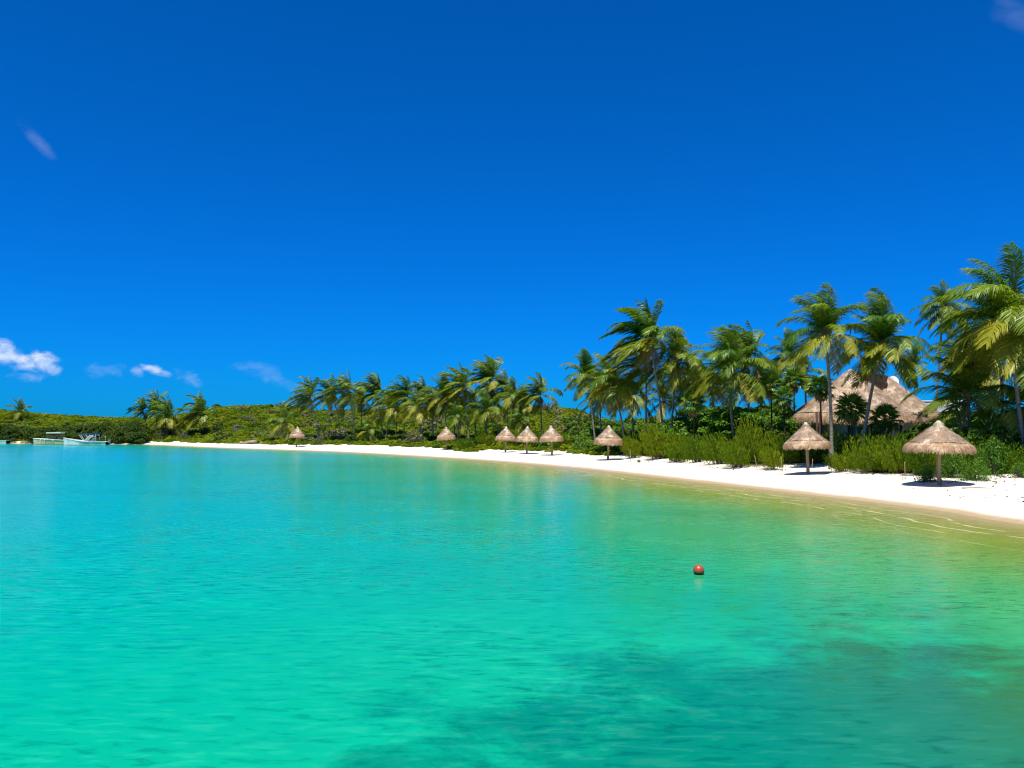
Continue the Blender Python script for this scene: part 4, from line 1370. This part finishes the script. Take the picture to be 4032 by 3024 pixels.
def build_roof():
    rs = np.random.default_rng(5)
    na, nr = 120, 30
    th = np.linspace(0, 2 * math.pi, na, endpoint=False)
    Rm = np.zeros(na)
    for i, a in enumerate(th):
        rr_ = np.linspace(1.0, 7, 600)
        zz = roofz(0.2 + rr_ * math.cos(a), 0.05 + rr_ * math.sin(a))
        Rm[i] = rr_[np.where(zz > EAVE)[0][-1]]
    Rm *= 1 + rs.normal(size=na) * 0.004
    U = np.linspace(0.02, 1, nr)
    X = 0.2 + U[:, None] * Rm[None] * np.cos(th)
    Y = 0.05 + U[:, None] * Rm[None] * np.sin(th)
    Z = roofz(X, Y) + rs.normal(size=X.shape) * 0.015
    V = np.stack([X, Y, Z], -1).reshape(-1, 3)
    a = np.arange(nr - 1)[:, None] * na + np.arange(na)[None]
    b = np.arange(nr - 1)[:, None] * na + (np.arange(na)[None] + 1) % na
    Q = np.stack([a, a + na, b + na, b], -1).reshape(-1, 4)
    mb = MB().add(V, Q)
    k = 16000
    t = np.sqrt(rs.random(k))
    aa = rs.uniform(0, 2 * math.pi, k)
    rm = np.interp(aa, np.append(th, 2 * math.pi), np.append(Rm, Rm[0]))
    x, y = 0.2 + t * rm * np.cos(aa), 0.05 + t * rm * np.sin(aa)
    e = 0.03
    gx, gy = (roofz(x + e, y) - roofz(x - e, y)) / (2 * e), (roofz(x, y + e) - roofz(x, y - e)) / (2 * e)
    nn = nrm(np.stack([-gx, -gy, np.ones(k)], 1))
    down = nrm(np.stack([-gx, -gy, -(gx ** 2 + gy ** 2)], 1))
    Vs, Qs = strands(np.stack([x, y, roofz(x, y)], 1), down, nn, 0.45, 0.020, rs, 0.06)
    mb.add(Vs, Qs)
    roof = obj('roof', mb.mesh('thatch_roof', M['thatch']), house)
    # hanging fringe
    mb = MB()
    prof = [(-0.02, 0.0), (0.16, -0.07), (0.28, -0.25), (0.30, -0.45), (0.20, -0.66), (0.02, -0.70), (-0.3, -0.30)]
    V = []
    for dr, dz in prof:
        for i in range(na):
            V.append((0.2 + (Rm[i] + dr) * math.cos(th[i]), 0.05 + (Rm[i] + dr) * math.sin(th[i]), EAVE + dz + rs.normal() * .012))
    a = np.arange(len(prof) - 1)[:, None] * na + np.arange(na)[None]
    b = np.arange(len(prof) - 1)[:, None] * na + (np.arange(na)[None] + 1) % na
    mb.add(V, np.stack([a, a + na, b + na, b], -1).reshape(-1, 4))
    k = 9000
    aa = rs.uniform(0, 2 * math.pi, k)
    rm = np.interp(aa, np.append(th, 2 * math.pi), np.append(Rm, Rm[0]))
    tt = rs.random(k)
    rr_ = rm + np.interp(tt, [0, .2, .5, .8, 1], [0, .17, .29, .30, .2])
    zz = EAVE + np.interp(tt, [0, .2, .5, .8, 1], [0, -.08, -.3, -.5, -.66])
    C = np.stack([0.2 + rr_ * np.cos(aa), .05 + rr_ * np.sin(aa), zz], 1)
    nn = np.stack([np.cos(aa), np.sin(aa), .3 + 0 * aa], 1)
    nn = nrm(nn)
    dn = np.stack([.25 * np.cos(aa), .25 * np.sin(aa), -1 + 0 * aa], 1)
    mb.add(*strands(C, dn, nn, 0.26, 0.018, rs, 0.03))
    obj('roof_fringe', mb.mesh('roof_fringe', M['thatch_skirt']), house)
    pts = [(0.2 + (Rm[i % na] + .06) * math.cos(th[i % na]), .05 + (Rm[i % na] + .06) * math.sin(th[i % na]), EAVE + .02 + .03 * math.sin(i * .5)) for i in range(na + 1)]
    obj('binding_cord', MB().tube(pts, 0.035, 6, False).mesh('eave_cord', M['cord']), house)
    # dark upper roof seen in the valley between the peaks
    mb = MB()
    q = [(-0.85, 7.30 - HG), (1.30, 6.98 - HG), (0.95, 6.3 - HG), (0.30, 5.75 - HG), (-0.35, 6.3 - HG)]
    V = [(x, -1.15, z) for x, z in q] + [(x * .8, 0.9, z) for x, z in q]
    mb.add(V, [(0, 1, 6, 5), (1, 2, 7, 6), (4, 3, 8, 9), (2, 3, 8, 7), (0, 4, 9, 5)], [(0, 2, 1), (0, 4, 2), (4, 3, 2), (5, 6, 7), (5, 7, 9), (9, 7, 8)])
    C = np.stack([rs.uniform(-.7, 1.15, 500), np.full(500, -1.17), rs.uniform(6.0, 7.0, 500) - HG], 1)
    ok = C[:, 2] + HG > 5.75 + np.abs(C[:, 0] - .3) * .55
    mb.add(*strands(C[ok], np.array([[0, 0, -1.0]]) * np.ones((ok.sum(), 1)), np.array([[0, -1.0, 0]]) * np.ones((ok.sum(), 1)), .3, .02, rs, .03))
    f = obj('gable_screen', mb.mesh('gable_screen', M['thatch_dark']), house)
    f['label'] = 'dark thatch in the notch between the two roof peaks'


build_roof()
mb = MB().box(-3.0, -3.3, -0.2, 3.1, 2.4, 2.9, 0.02)
wall = obj('wall', mb.mesh('house_wall', M['cream']), house)
# window with teal frame
wx, wz = xat(3372, HD - 3.4) - HX, CAMZ - (1708 - HOR) / FPX * (HD - 3.4) - HG
fr = obj('window', MB().box(-.62, -.06, -.45, .62, .0, -.37).box(-.62, -.06, .37, .62, .0, .45).box(-.62, -.06, -.37, -.54, .0, .37).box(.54, -.06, -.37, .62, .0, .37).box(-.04, -.06, -.37, .04, .0, .37).mesh('window_frame', M['teal']), house, (wx, -3.30, wz))
obj('pane', MB().box(-.54, -.03, -.37, -.04, -.01, .37).mesh('window_pane', M['glass']), fr)
obj('pane', MB().box(.04, -.03, -.37, .54, -.01, .37).mesh('window_pane', M['teal']), fr)
obj('door', MB().box(-.45, -.05, 0, .45, 0.0, 2.0, 0.01).mesh('door', M['log']), house, (wx + 1.35, -3.302, 0.02))
for px, r_ in ((3215, .09), (3228, .09), (3340, .08), (3430, .10), (3412, .07), (3620, .12), (3545, .09)):
    xx = xat(px, HD - 3.7) - HX
    obj('post', MB().tube([(0, 0, -.3), (0.02, 0, 1.5), (0, 0, EAVE + .05)], [r_ * 1.1, r_, r_], 9).mesh('house_post', M['log'], True), house, (xx, -3.62, 0))
obj('beam', MB().tube([(-2.6, -3.45, EAVE - .14), (2.9, -3.45, EAVE - .14)], .08, 8).mesh('eave_beam', M['log']), house)
obj('wall_lamp', MB().box(-.12, -.16, -.03, .12, 0, .03).box(-.05, -.12, -.14, .05, -.02, -.03).mesh('wall_lamp', M['black']), house, (xat(3592, HD - 3.4) - HX, -3.30, CAMZ - (1697 - HOR) / FPX * (HD - 3.4) - HG))


# white service block behind, tank and dish
def white_block(px0, px1, ytop, Dp, depth, label, windows=(), name='white_building'):
    x0, x1 = xat(px0, Dp), xat(px1, Dp)
    z1 = CAMZ - (ytop - HOR) / FPX * Dp
    cx = (x0 + x1) / 2
    g = min(gz(cx, Dp), 1.5) - 0.3
    t = thing(name, label, 'building', (cx, Dp, g))
    h = z1 - g
    hw = (x1 - x0) / 2
    obj('wall', MB().box(-hw, 0, 0, hw, depth, h - .12, .02).mesh('block_wall', M['white']), t)
    obj('parapet', MB().box(-hw - .06, -.06, h - .118, hw + .06, depth + .06, h, .015).mesh('parapet', M['white']), t)
    for wx_, wz_, ww, wh in windows:
        f = obj('window', MB().box(-ww, -.03, -wh, ww, 0.02, wh).mesh('block_window', M['black']), t, (wx_, -0.0, wz_))
    return t


wb = white_block(3545, 3790, 1577, 84, 6, 'plain white flat roofed building behind the right end of the thatched roof', [(1.6, 3.2, .5, .4)])
wb2 = white_block(3528, 3562, 1530, 80, 1.4, 'small white rooftop block just behind the right thatch peak')
white_block(2296, 2380, 1648, 122, 5, 'small white building half hidden behind the trunks of the big palm clump', [(0.4, 1.4, .4, .4)])
obj('antenna', MB().tube([(0, 0, 0), (0, 0, .9)], .03, 6).mesh('antenna', M['white']), wb, (1.0, 1.0, 5.9 - wb.location.z))

tk = thing('water_tank', 'black plastic water tank with lid above the left side of the thatched roof', 'water tank', pt(3302, 1522, 70))
obj('tank_body', MB().lathe([(0.02, 0), (0.42, 0), (0.44, .05), (0.44, .45), (0.40, .50), (0.24, .66), (0.02, .66)], 20).mesh('tank_body', M['black'], True), tk)
obj('lid', MB().lathe([(0.02, .66), (0.20, .66), (0.20, .74), (0.02, .76)], 16).mesh('tank_lid', M['black'], True), tk)
tzz = tk.location.z - gz(tk.location.x, 70)
st_ = thing('tank_tower', 'narrow white tower carrying the black water tank behind the roof', 'tower', (tk.location.x, 70, tk.location.z - tzz))
obj('wall', MB().box(-.7, -.6, -.2, .7, .6, tzz - .10, .02).mesh('tower_wall', M['white']), st_)
obj('slab', MB().box(-.8, -.7, tzz - .098, .8, .7, tzz - .004, .02).mesh('tower_slab', M['white']), st_)
dp = pt(3517, 1501, 67)
ds_ = thing('satellite_dish', 'white oval satellite dish over the right slope of the thatched roof', 'satellite dish', (dp.x, 67, dp.z - 1.6))
dm = MB().lathe([(0.001, 0), (0.16, .01), (0.30, .04), (0.42, .09), (0.43, .08), (0.30, .02), (0.15, -.01), (0.001, -.02)], 24)
obj('dish', dm.mesh('dish_face', M['white'], True), ds_, (0, -.1, 1.6), (R(66), R(28), 0))
obj('mast', MB().tube([(0, .05, -3), (0, .05, 1.55)], .03, 8).mesh('dish_mast', M['grey']), ds_)
obj('feed_arm', MB().tube([(0.02, -.1, 1.3), (0.05, -.55, 1.62)], .012, 6).mesh('feed_arm', M['grey']), ds_)


# ------------------------------------------------------------------ boats
def hull_mesh(L, beam, sheer, mat, depth=0.35, n=26):
    """panga hull: bow at -L/2; sheer(u) gives the gunwale height, u from 0 (bow) to 1"""
    mb = MB()
    V = []
    for i in range(n + 1):
        u = i / n
        hb = beam / 2 * (math.sin(min(1, u * 1.9 + 0.02) * math.pi / 2) ** 0.75) * (1 - 0.10 * max(0, u - .6))
        s = sheer(u)
        keel = -depth * min(1, (u * 3.5 + .05)) + (0.35 * max(0, 1 - u * 8)) * s
        x = -L / 2 + L * u
        rake = 0.55 * max(0, 1 - u * 5)
        sec = [(0, keel, rake), (hb * .45, keel * .8, rake * .9), (hb * .80, -0.02 * 1, rake * .6), (hb * .92, s * .5, rake * .3), (hb, s, 0), (hb * .96, s - .02, 0), (hb * .88, .10, rake * .3), (0, .08, rake * .3)]
        row = [(x + r_, -y, z) for y, z, r_ in sec] + [(x + r_, y, z) for y, z, r_ in reversed(sec)]
        V += row
    m_ = 16
    Q = []
    for i in range(n):
        for j in range(m_):
            a, b = i * m_ + j, i * m_ + (j + 1) % m_
            Q.append((a, b, b + m_, a + m_))
    T = []
    for base, flip in ((0, False), (n * m_, True)):
        Q += [(base + k, base + k + 1, base + 14 - k, base + 15 - k) if not flip else (base + 15 - k, base + 14 - k, base + k + 1, base + k) for k in range(0, 7)]
    mb.add(V, Q)
    return mb.mesh('hull', mat, False)


def rim_mesh(L, beam, sheer, r=0.045, n=26):
    mb = MB()
    for sg in (-1, 1):
        pts = []
        for i in range(n + 1):
            u = i / n
            hb = beam / 2 * (math.sin(min(1, u * 1.9 + 0.02) * math.pi / 2) ** 0.75) * (1 - 0.10 * max(0, u - .6))
            pts.append((-L / 2 + L * u, sg * (hb + .01), sheer(u) + .02))
        mb.tube(pts, r, 6)
    hb = beam / 2 * (1 - .04)
    mb.tube([(L / 2, -hb, sheer(1) + .02), (L / 2, hb, sheer(1) + .02)], r, 6)
    return mb.mesh('gunwale', M['white'], True)


def letters(w_, h_, k, seed):
    """faded lettering, too far off to read: a row of uneven strokes"""
    rs = random.Random(seed)
    mb = MB()
    x = 0
    while x < w_:
        cw = rs.uniform(.07, .13)
        for _ in range(2):
            q = rs.uniform(0, cw * .6)
            mb.box(x + q, -.006, rs.uniform(0, h_ * .2), x + q + .035, 0, h_ * rs.uniform(.75, 1))
        mb.box(x, -.008, h_ * .42, x + cw * .8, -.001, h_ * .58)
        x += cw + .035
    return mb.mesh('lettering', M['letter'])


def hull_y(beam, u, f=0.95):
    return -(beam / 2 * (math.sin(min(1, u * 1.9 + 0.02) * math.pi / 2) ** 0.75) * (1 - 0.10 * max(0, u - .6)) * f) - .015


# boat with the ladder and blue canvas
BD = 158.0
bxc = xat(344, BD)
LB = 175 / FPX * BD
sh = lambda u: 0.62 + 0.78 * max(0, 1 - u * 1.55) ** 1.35 + 0.02 * u
t = thing('motor_boat', 'pale aqua open boat with white ladder and blue canvas top', 'boat', (bxc, BD, 0.0), 0, 'white boats moored off the mangroves')
obj('hull', hull_mesh(LB, 2.1, sh, M['hull_aqua']), t)
obj('gunwale', rim_mesh(LB, 2.1, sh), t)
bs = MB()
pts = [(-LB / 2 + LB * u, hull_y(2.1, u, .80) - .03, .045) for u in np.linspace(.10, .995, 18)]
obj('boot_stripe', MB().tube(pts, [.03] + [.075] * 16 + [.07], 6).mesh('boot_stripe', M['navy']), t)
for u, w_, hh in ((.12, .9, .70), (.42, 1.9, .28), (.74, 1.4, .26)):
    obj('lettering', letters(w_, .26, 8, int(u * 100)), t, (-LB / 2 + LB * u, hull_y(2.1, u + .03, .93) - .04, hh), (0, 0, 0))
X = lambda px: (px - 344) / FPX * BD
Zp = lambda py: (1751 - py) / FPX * BD
cv = obj('canvas_top', MB().box(X(324), -.85, Zp(1709), X(384), .85, Zp(1706.5), .02).box(X(380), -.85, Zp(1708) + .003, X(398), .85, Zp(1705.3), .02).mesh('canvas_top', M['blue_canvas']), t)
fm = MB()
for sg in (-.8, .8):
    for a, b in (((325, 1709), (346, 1737)), ((333, 1709), (350, 1737)), ((352, 1709), (364, 1724)), ((390, 1708), (390, 1738)), ((378, 1717), (378, 1738))):
        fm.tube([(X(a[0]), sg, Zp(a[1])), (X(b[0]), sg, Zp(b[1]))], .035, 6)
obj('canvas_frame', fm.mesh('canvas_frame', M['white']), t)
lad = MB()
for sg in (0, .62):
    lad.tube([(X(346) + sg, -.95, Zp(1737)), (X(370) + sg, -.95, Zp(1711.5))], .05, 6)
for k in range(6):
    q = .1 + k * .16
    lad.tube([(X(346 + 24 * q), -.95, Zp(1737 - 25.5 * q)), (X(346 + 24 * q) + .62, -.95, Zp(1737 - 25.5 * q))], .04, 6)
obj('ladder', lad.mesh('ladder', M['white']), t)
rk = MB()
for yy in (1717, 1724, 1731):
    rk.tube([(X(378), -.8, Zp(yy)), (X(390), -.8, Zp(yy))], .035, 6)
rk.tube([(X(372), -.7, Zp(1711.5)), (X(403), -.7, Zp(1711.5))], .045, 6)
obj('rail', rk.mesh('rail', M['white']), t)
obj('console', MB().box(X(363), -.45, .1, X(374), .45, Zp(1729), .04).box(X(392), -.6, .1, X(400), .6, Zp(1734), .04).mesh('console', M['grey']), t)
om = obj('outboard_motor', MB().box(LB / 2 + .08, -.2, .45, LB / 2 + .55, .2, 1.05, .06).box(LB / 2 + .18, -.08, -.4, LB / 2 + .38, .08, .45, .02).box(LB / 2 - .05, -.12, .55, LB / 2 + .08, .12, .75).mesh('outboard_motor', M['grey']), t)
obj('stern_light', MB().tube([(X(418), .3, .6), (X(418), .3, Zp(1720))], .02, 5).box(X(416), .25, Zp(1720), X(420), .4, Zp(1717)).mesh('stern_light', M['white']), t)

# boat with flat white hard top
CD = 168.0
cxc = xat(206, CD)
LC = 136 / FPX * CD
sh2 = lambda u: 0.80 + 0.38 * (1 - u) ** 1.0
t = thing('motor_boat', 'dull white open boat with flat white hard top and small console', 'boat', (cxc, CD, 0.0), 0, 'white boats moored off the mangroves')
obj('hull', hull_mesh(LC, 2.2, sh2, M['hull_grey']), t)
obj('gunwale', rim_mesh(LC, 2.2, sh2, .06), t)
X = lambda px: (px - 206) / FPX * CD
Zp = lambda py: (1747 - py) / FPX * CD
pts = [(-LC / 2 + LC * u, hull_y(2.2, u, .80) - .03, .04) for u in np.linspace(.12, .995, 16)]
obj('boot_stripe', MB().tube(pts, .05, 6).mesh('boot_stripe', M['log']), t)
for u, w_, hh in ((.16, .85, .55), (.42, 1.6, .38)):
    obj('lettering', letters(w_, .22, 8, int(u * 77)), t, (-LC / 2 + LC * u, hull_y(2.2, u + .03, .93) - .04, hh))
for u in (.30, .42, .66):
    obj('fender', MB().tube([(-LC / 2 + LC * u, hull_y(2.2, u) - .10, sh2(u)), (-LC / 2 + LC * u, hull_y(2.2, u) - .10, sh2(u) - .42)], [.06, .09], 8).mesh('fender', M['white'], True), t)
obj('hard_top', MB().box(X(197), -.9, Zp(1704.5), X(254), .9, Zp(1701), .03).mesh('hard_top', M['white']), t)
tf = MB()
for sg in (-.5, .5):
    for a in (228, 246):
        tf.tube([(X(a), sg, .3), (X(a), sg, Zp(1704))], .035, 6)
tf.tube([(X(226), 0, Zp(1700)), (X(272), 0, Zp(1698))], .02, 5)
obj('top_frame', tf.mesh('top_frame', M['grey']), t)
obj('console', MB().box(X(203), -.5, .1, X(222), .5, Zp(1720.5), .05).box(X(240), -.5, .1, X(250), .5, Zp(1721), .05).mesh('console', M['grey']), t)

# third boat, cut by the photo edge
ED = 172.0
t = thing('small_boat', 'small white boat cut off by the left photo edge', 'boat', (xat(2, ED), ED, 0.0), 0, 'white boats moored off the mangroves')
LE = 76 / FPX * ED
sh3 = lambda u: 0.62 + .22 * abs(u - .4)
obj('hull', hull_mesh(LE, 1.6, sh3, M['white'], .2, 16), t)
obj('gunwale', rim_mesh(LE, 1.6, sh3, .04, 16), t)
obj('console', MB().box(-.6, -.3, .1, .1, .3, 1.1, .04).mesh('console', M['grey']), t)
# mooring rope of the hard-top boat
a = Vector((cxc - LC / 2 + .05, CD - .1, sh2(0) - .35))
b = Vector((xat(118, CD + 4), CD + 4, 0.15))
pts = [a.lerp(b, s) - Vector((0, 0, .25 * math.sin(math.pi * s))) for s in np.linspace(0, 1, 8)]
tag(obj('mooring_rope', MB().tube(pts, .035, 5).mesh('mooring_rope', M['wood'])), 'pale mooring rope from the hard top boat to the mangrove shore', 'rope')


# ------------------------------------------------------------------ buoy
bp_ = pt(2742, 2254, 17.0)
Db = 3.0 * FPX / (2254 - HOR)
bpos = Vector((xat(2742, Db), Db, 0.0))


def buoy_mat():
    m, n, out = new_mat('orange_buoy_plastic')
    tcn = n.n('ShaderNodeTexCoord')
    f = n.noise(tcn.outputs['Object'], 9, 4, .6)
    c = n.mix(n.rng(f, .35, .7), (0.42, 0.075, 0.030), (0.30, 0.055, 0.025))
    principled(n, out, c, 0.32, 0.5, f, .1, .005)
    return m


M['buoy'] = buoy_mat()
M['algae'] = simple('algae_fouling', (0.035, 0.03, 0.008), (0.09, 0.08, 0.02), 14, 0.8, .2, .6, .01)
t = thing('mooring_buoy', 'round orange red buoy floating alone on the green water', 'buoy', bpos)
rb = 0.115
cz = 0.085
obj('float', MB().lathe([(max(.001, rb * math.sin(q)), cz - rb * math.cos(q)) for q in np.linspace(0.75, math.pi, 22)], 32).mesh('buoy_float', M['buoy'], True), t)
obj('fouling_band', MB().lathe([(rb * math.sin(q) + .003, cz - rb * math.cos(q)) for q in np.linspace(0.5, 1.15, 8)], 32, .012).mesh('fouling_band', M['algae'], True), t)
obj('mooring_eye', MB().lathe([(.001, -.055), (.03, -.05), (.03, -.02), (.055, -.01)], 12).mesh('mooring_eye', M['algae'], True), t)


# ------------------------------------------------------------------ stakes and small things on the sand
def stake(px, ytop, ybase, Dp, lean, label, r=.017):
    x = xat(px, Dp)
    g = gz(x, Dp)
    h = (ybase - ytop) / FPX * Dp
    o = obj('stake', MB().tube([(0, 0, -.3), (0, 0, 0), (lean * .5, 0, h * .5), (lean, 0, h)], [r, r * 1.05, r, r * .85], 8).mesh('wooden_stake', M['wood'], True), None, (x, Dp, g))
    tag(o, label, 'stake', 'thin wooden stakes at the back of the beach')


stake(2481, 1762, 1811, 63.5, -.03, 'thin stake standing on the sand right of the single umbrella')
stake(2976, 1772, 1829, 49.5, -.14, 'short leaning stake in front of the wide feathery shrub')
stake(3073, 1778, 1848, 46.5, -.05, 'thin stake on the sand left of the second umbrella')
stake(3554, 1816, 1883, 39.8, .0, 'last thin stake standing left of the nearest umbrella')
stake(3190, 1762, 1800, 49.5, .06, 'crooked dark stick just behind the pole of the second umbrella', .02)


def rock_mesh(seed, mat):
    rs = np.random.default_rng(seed)
    V = []
    n1, n2 = 7, 9
    for i in range(n1 + 1):
        for j in range(n2):
            a, b = math.pi * i / n1, 2 * math.pi * j / n2
            r = 1 + .18 * rs.normal()
            V.append((r * math.sin(a) * math.cos(b), r * math.sin(a) * math.sin(b), .6 * r * math.cos(a)))
    Q = [(i * n2 + j, (i + 1) * n2 + j, (i + 1) * n2 + (j + 1) % n2, i * n2 + (j + 1) % n2) for i in range(n1) for j in range(n2)]
    return mesh('rock', V, Q, mats=[mat])


RK = [rock_mesh(s, M['rock']) for s in (1, 2, 3)]
x = xat(2513, 63)
tag(obj('fallen_coconut', NUT, None, (x, 63, gz(x, 63) + .1), (1.3, .3, 0), .14), 'dark fallen coconut on the sand beside the feathery shrub', 'coconut')
for px, Dp, s, lab in ((962, 139.5, .5, 'leftmost brown rock at the back of the far beach'), (985, 139, .75, 'brown rock just right of the leftmost one on the far beach'),
                       (1008, 138.5, .85, 'largest brown rock of the row below the far scrub'), (1040, 137, .5, 'small brown rock at the right end of the far row'),
                       (122, 174.5, .6, 'grey rock at the mangrove edge left of the hard top boat'), (98, 175, .45, 'small pale rock on the tiny sand patch by the boats')):
    x = xat(px, Dp)
    tag(obj('rock', random.choice(RK), None, (x, Dp, max(gz(x, Dp), 0) + s * .2), (0, 0, random.random() * 6), (s * 1.5, s, s * .8)), lab, 'rock', 'rocks at the back of the far shore')

# pale driftwood log on the sand at the right
dl = MB().tube([(0, 0, .03), (.7, .15, .04), (1.4, .05, .03), (2.2, .3, .04)], [.02, .018, .016, .01], 7)
x = xat(3775, 34.6)
tag(obj('driftwood_branch', dl.mesh('driftwood', M['weed'], True), None, (x, 34.6, gz(x, 34.6)), (0, 0, -.25)), 'long thin dark driftwood branch lying on the sand right of the nearest umbrella', 'driftwood')

# scattered weed scraps, twigs and shells: countless
rs = np.random.default_rng(90)
V, Q = [], []
cand = rs.uniform((2, 20), (34, 60), (16000, 2))
ds_a, dv_a = sdist(cand, SHORE), sdist(cand, VEG)
pxc = 2016 + FPX * cand[:, 0] / cand[:, 1]
dens = np.where(pxc > 3650, 0.13, 0.03) * np.where(vnoise(cand[:, 0], cand[:, 1], 1.6) > .1, 1.6, .35)
ok = (ds_a > 2.0) & (dv_a < 0.5) & (rs.random(len(cand)) < dens)
cand = cand[ok]
hz = height(cand)
C = np.column_stack([cand, hz + .018])
Nn = np.tile([[0, 0, 1.0]], (len(C), 1))
V, Q = leaves(C, Nn, 0.07, 2.4, 0.3, rs)
tag(obj('beach_wrack', mesh('beach_wrack', V, Q, mats=[M['weed']])), 'scraps of dry seaweed and twigs scattered over the sand', None, kind='stuff')
# twigs and litter at the foot of the shrubs
k = 700
i = rs.integers(0, len(VEG) - 1, k)
tt = rs.random((k, 1))
Pb = VEG[i] * (1 - tt) + VEG[i + 1] * tt + rs.normal(size=(k, 2)) * .55
Pb = Pb[(Pb[:, 1] > 30) & (Pb[:, 1] < 170)]
C = np.column_stack([Pb, height(Pb) + rs.uniform(.01, .12, len(Pb))])
V, Q = leaves(C, np.tile([[0, -.3, 1.0]], (len(C), 1)), 0.06, 3.5, .6, rs)
tag(obj('twig_litter', mesh('twig_litter', V, Q, mats=[M['weed']])), 'brown twigs and roots at the foot of the shrubs', None, kind='stuff')
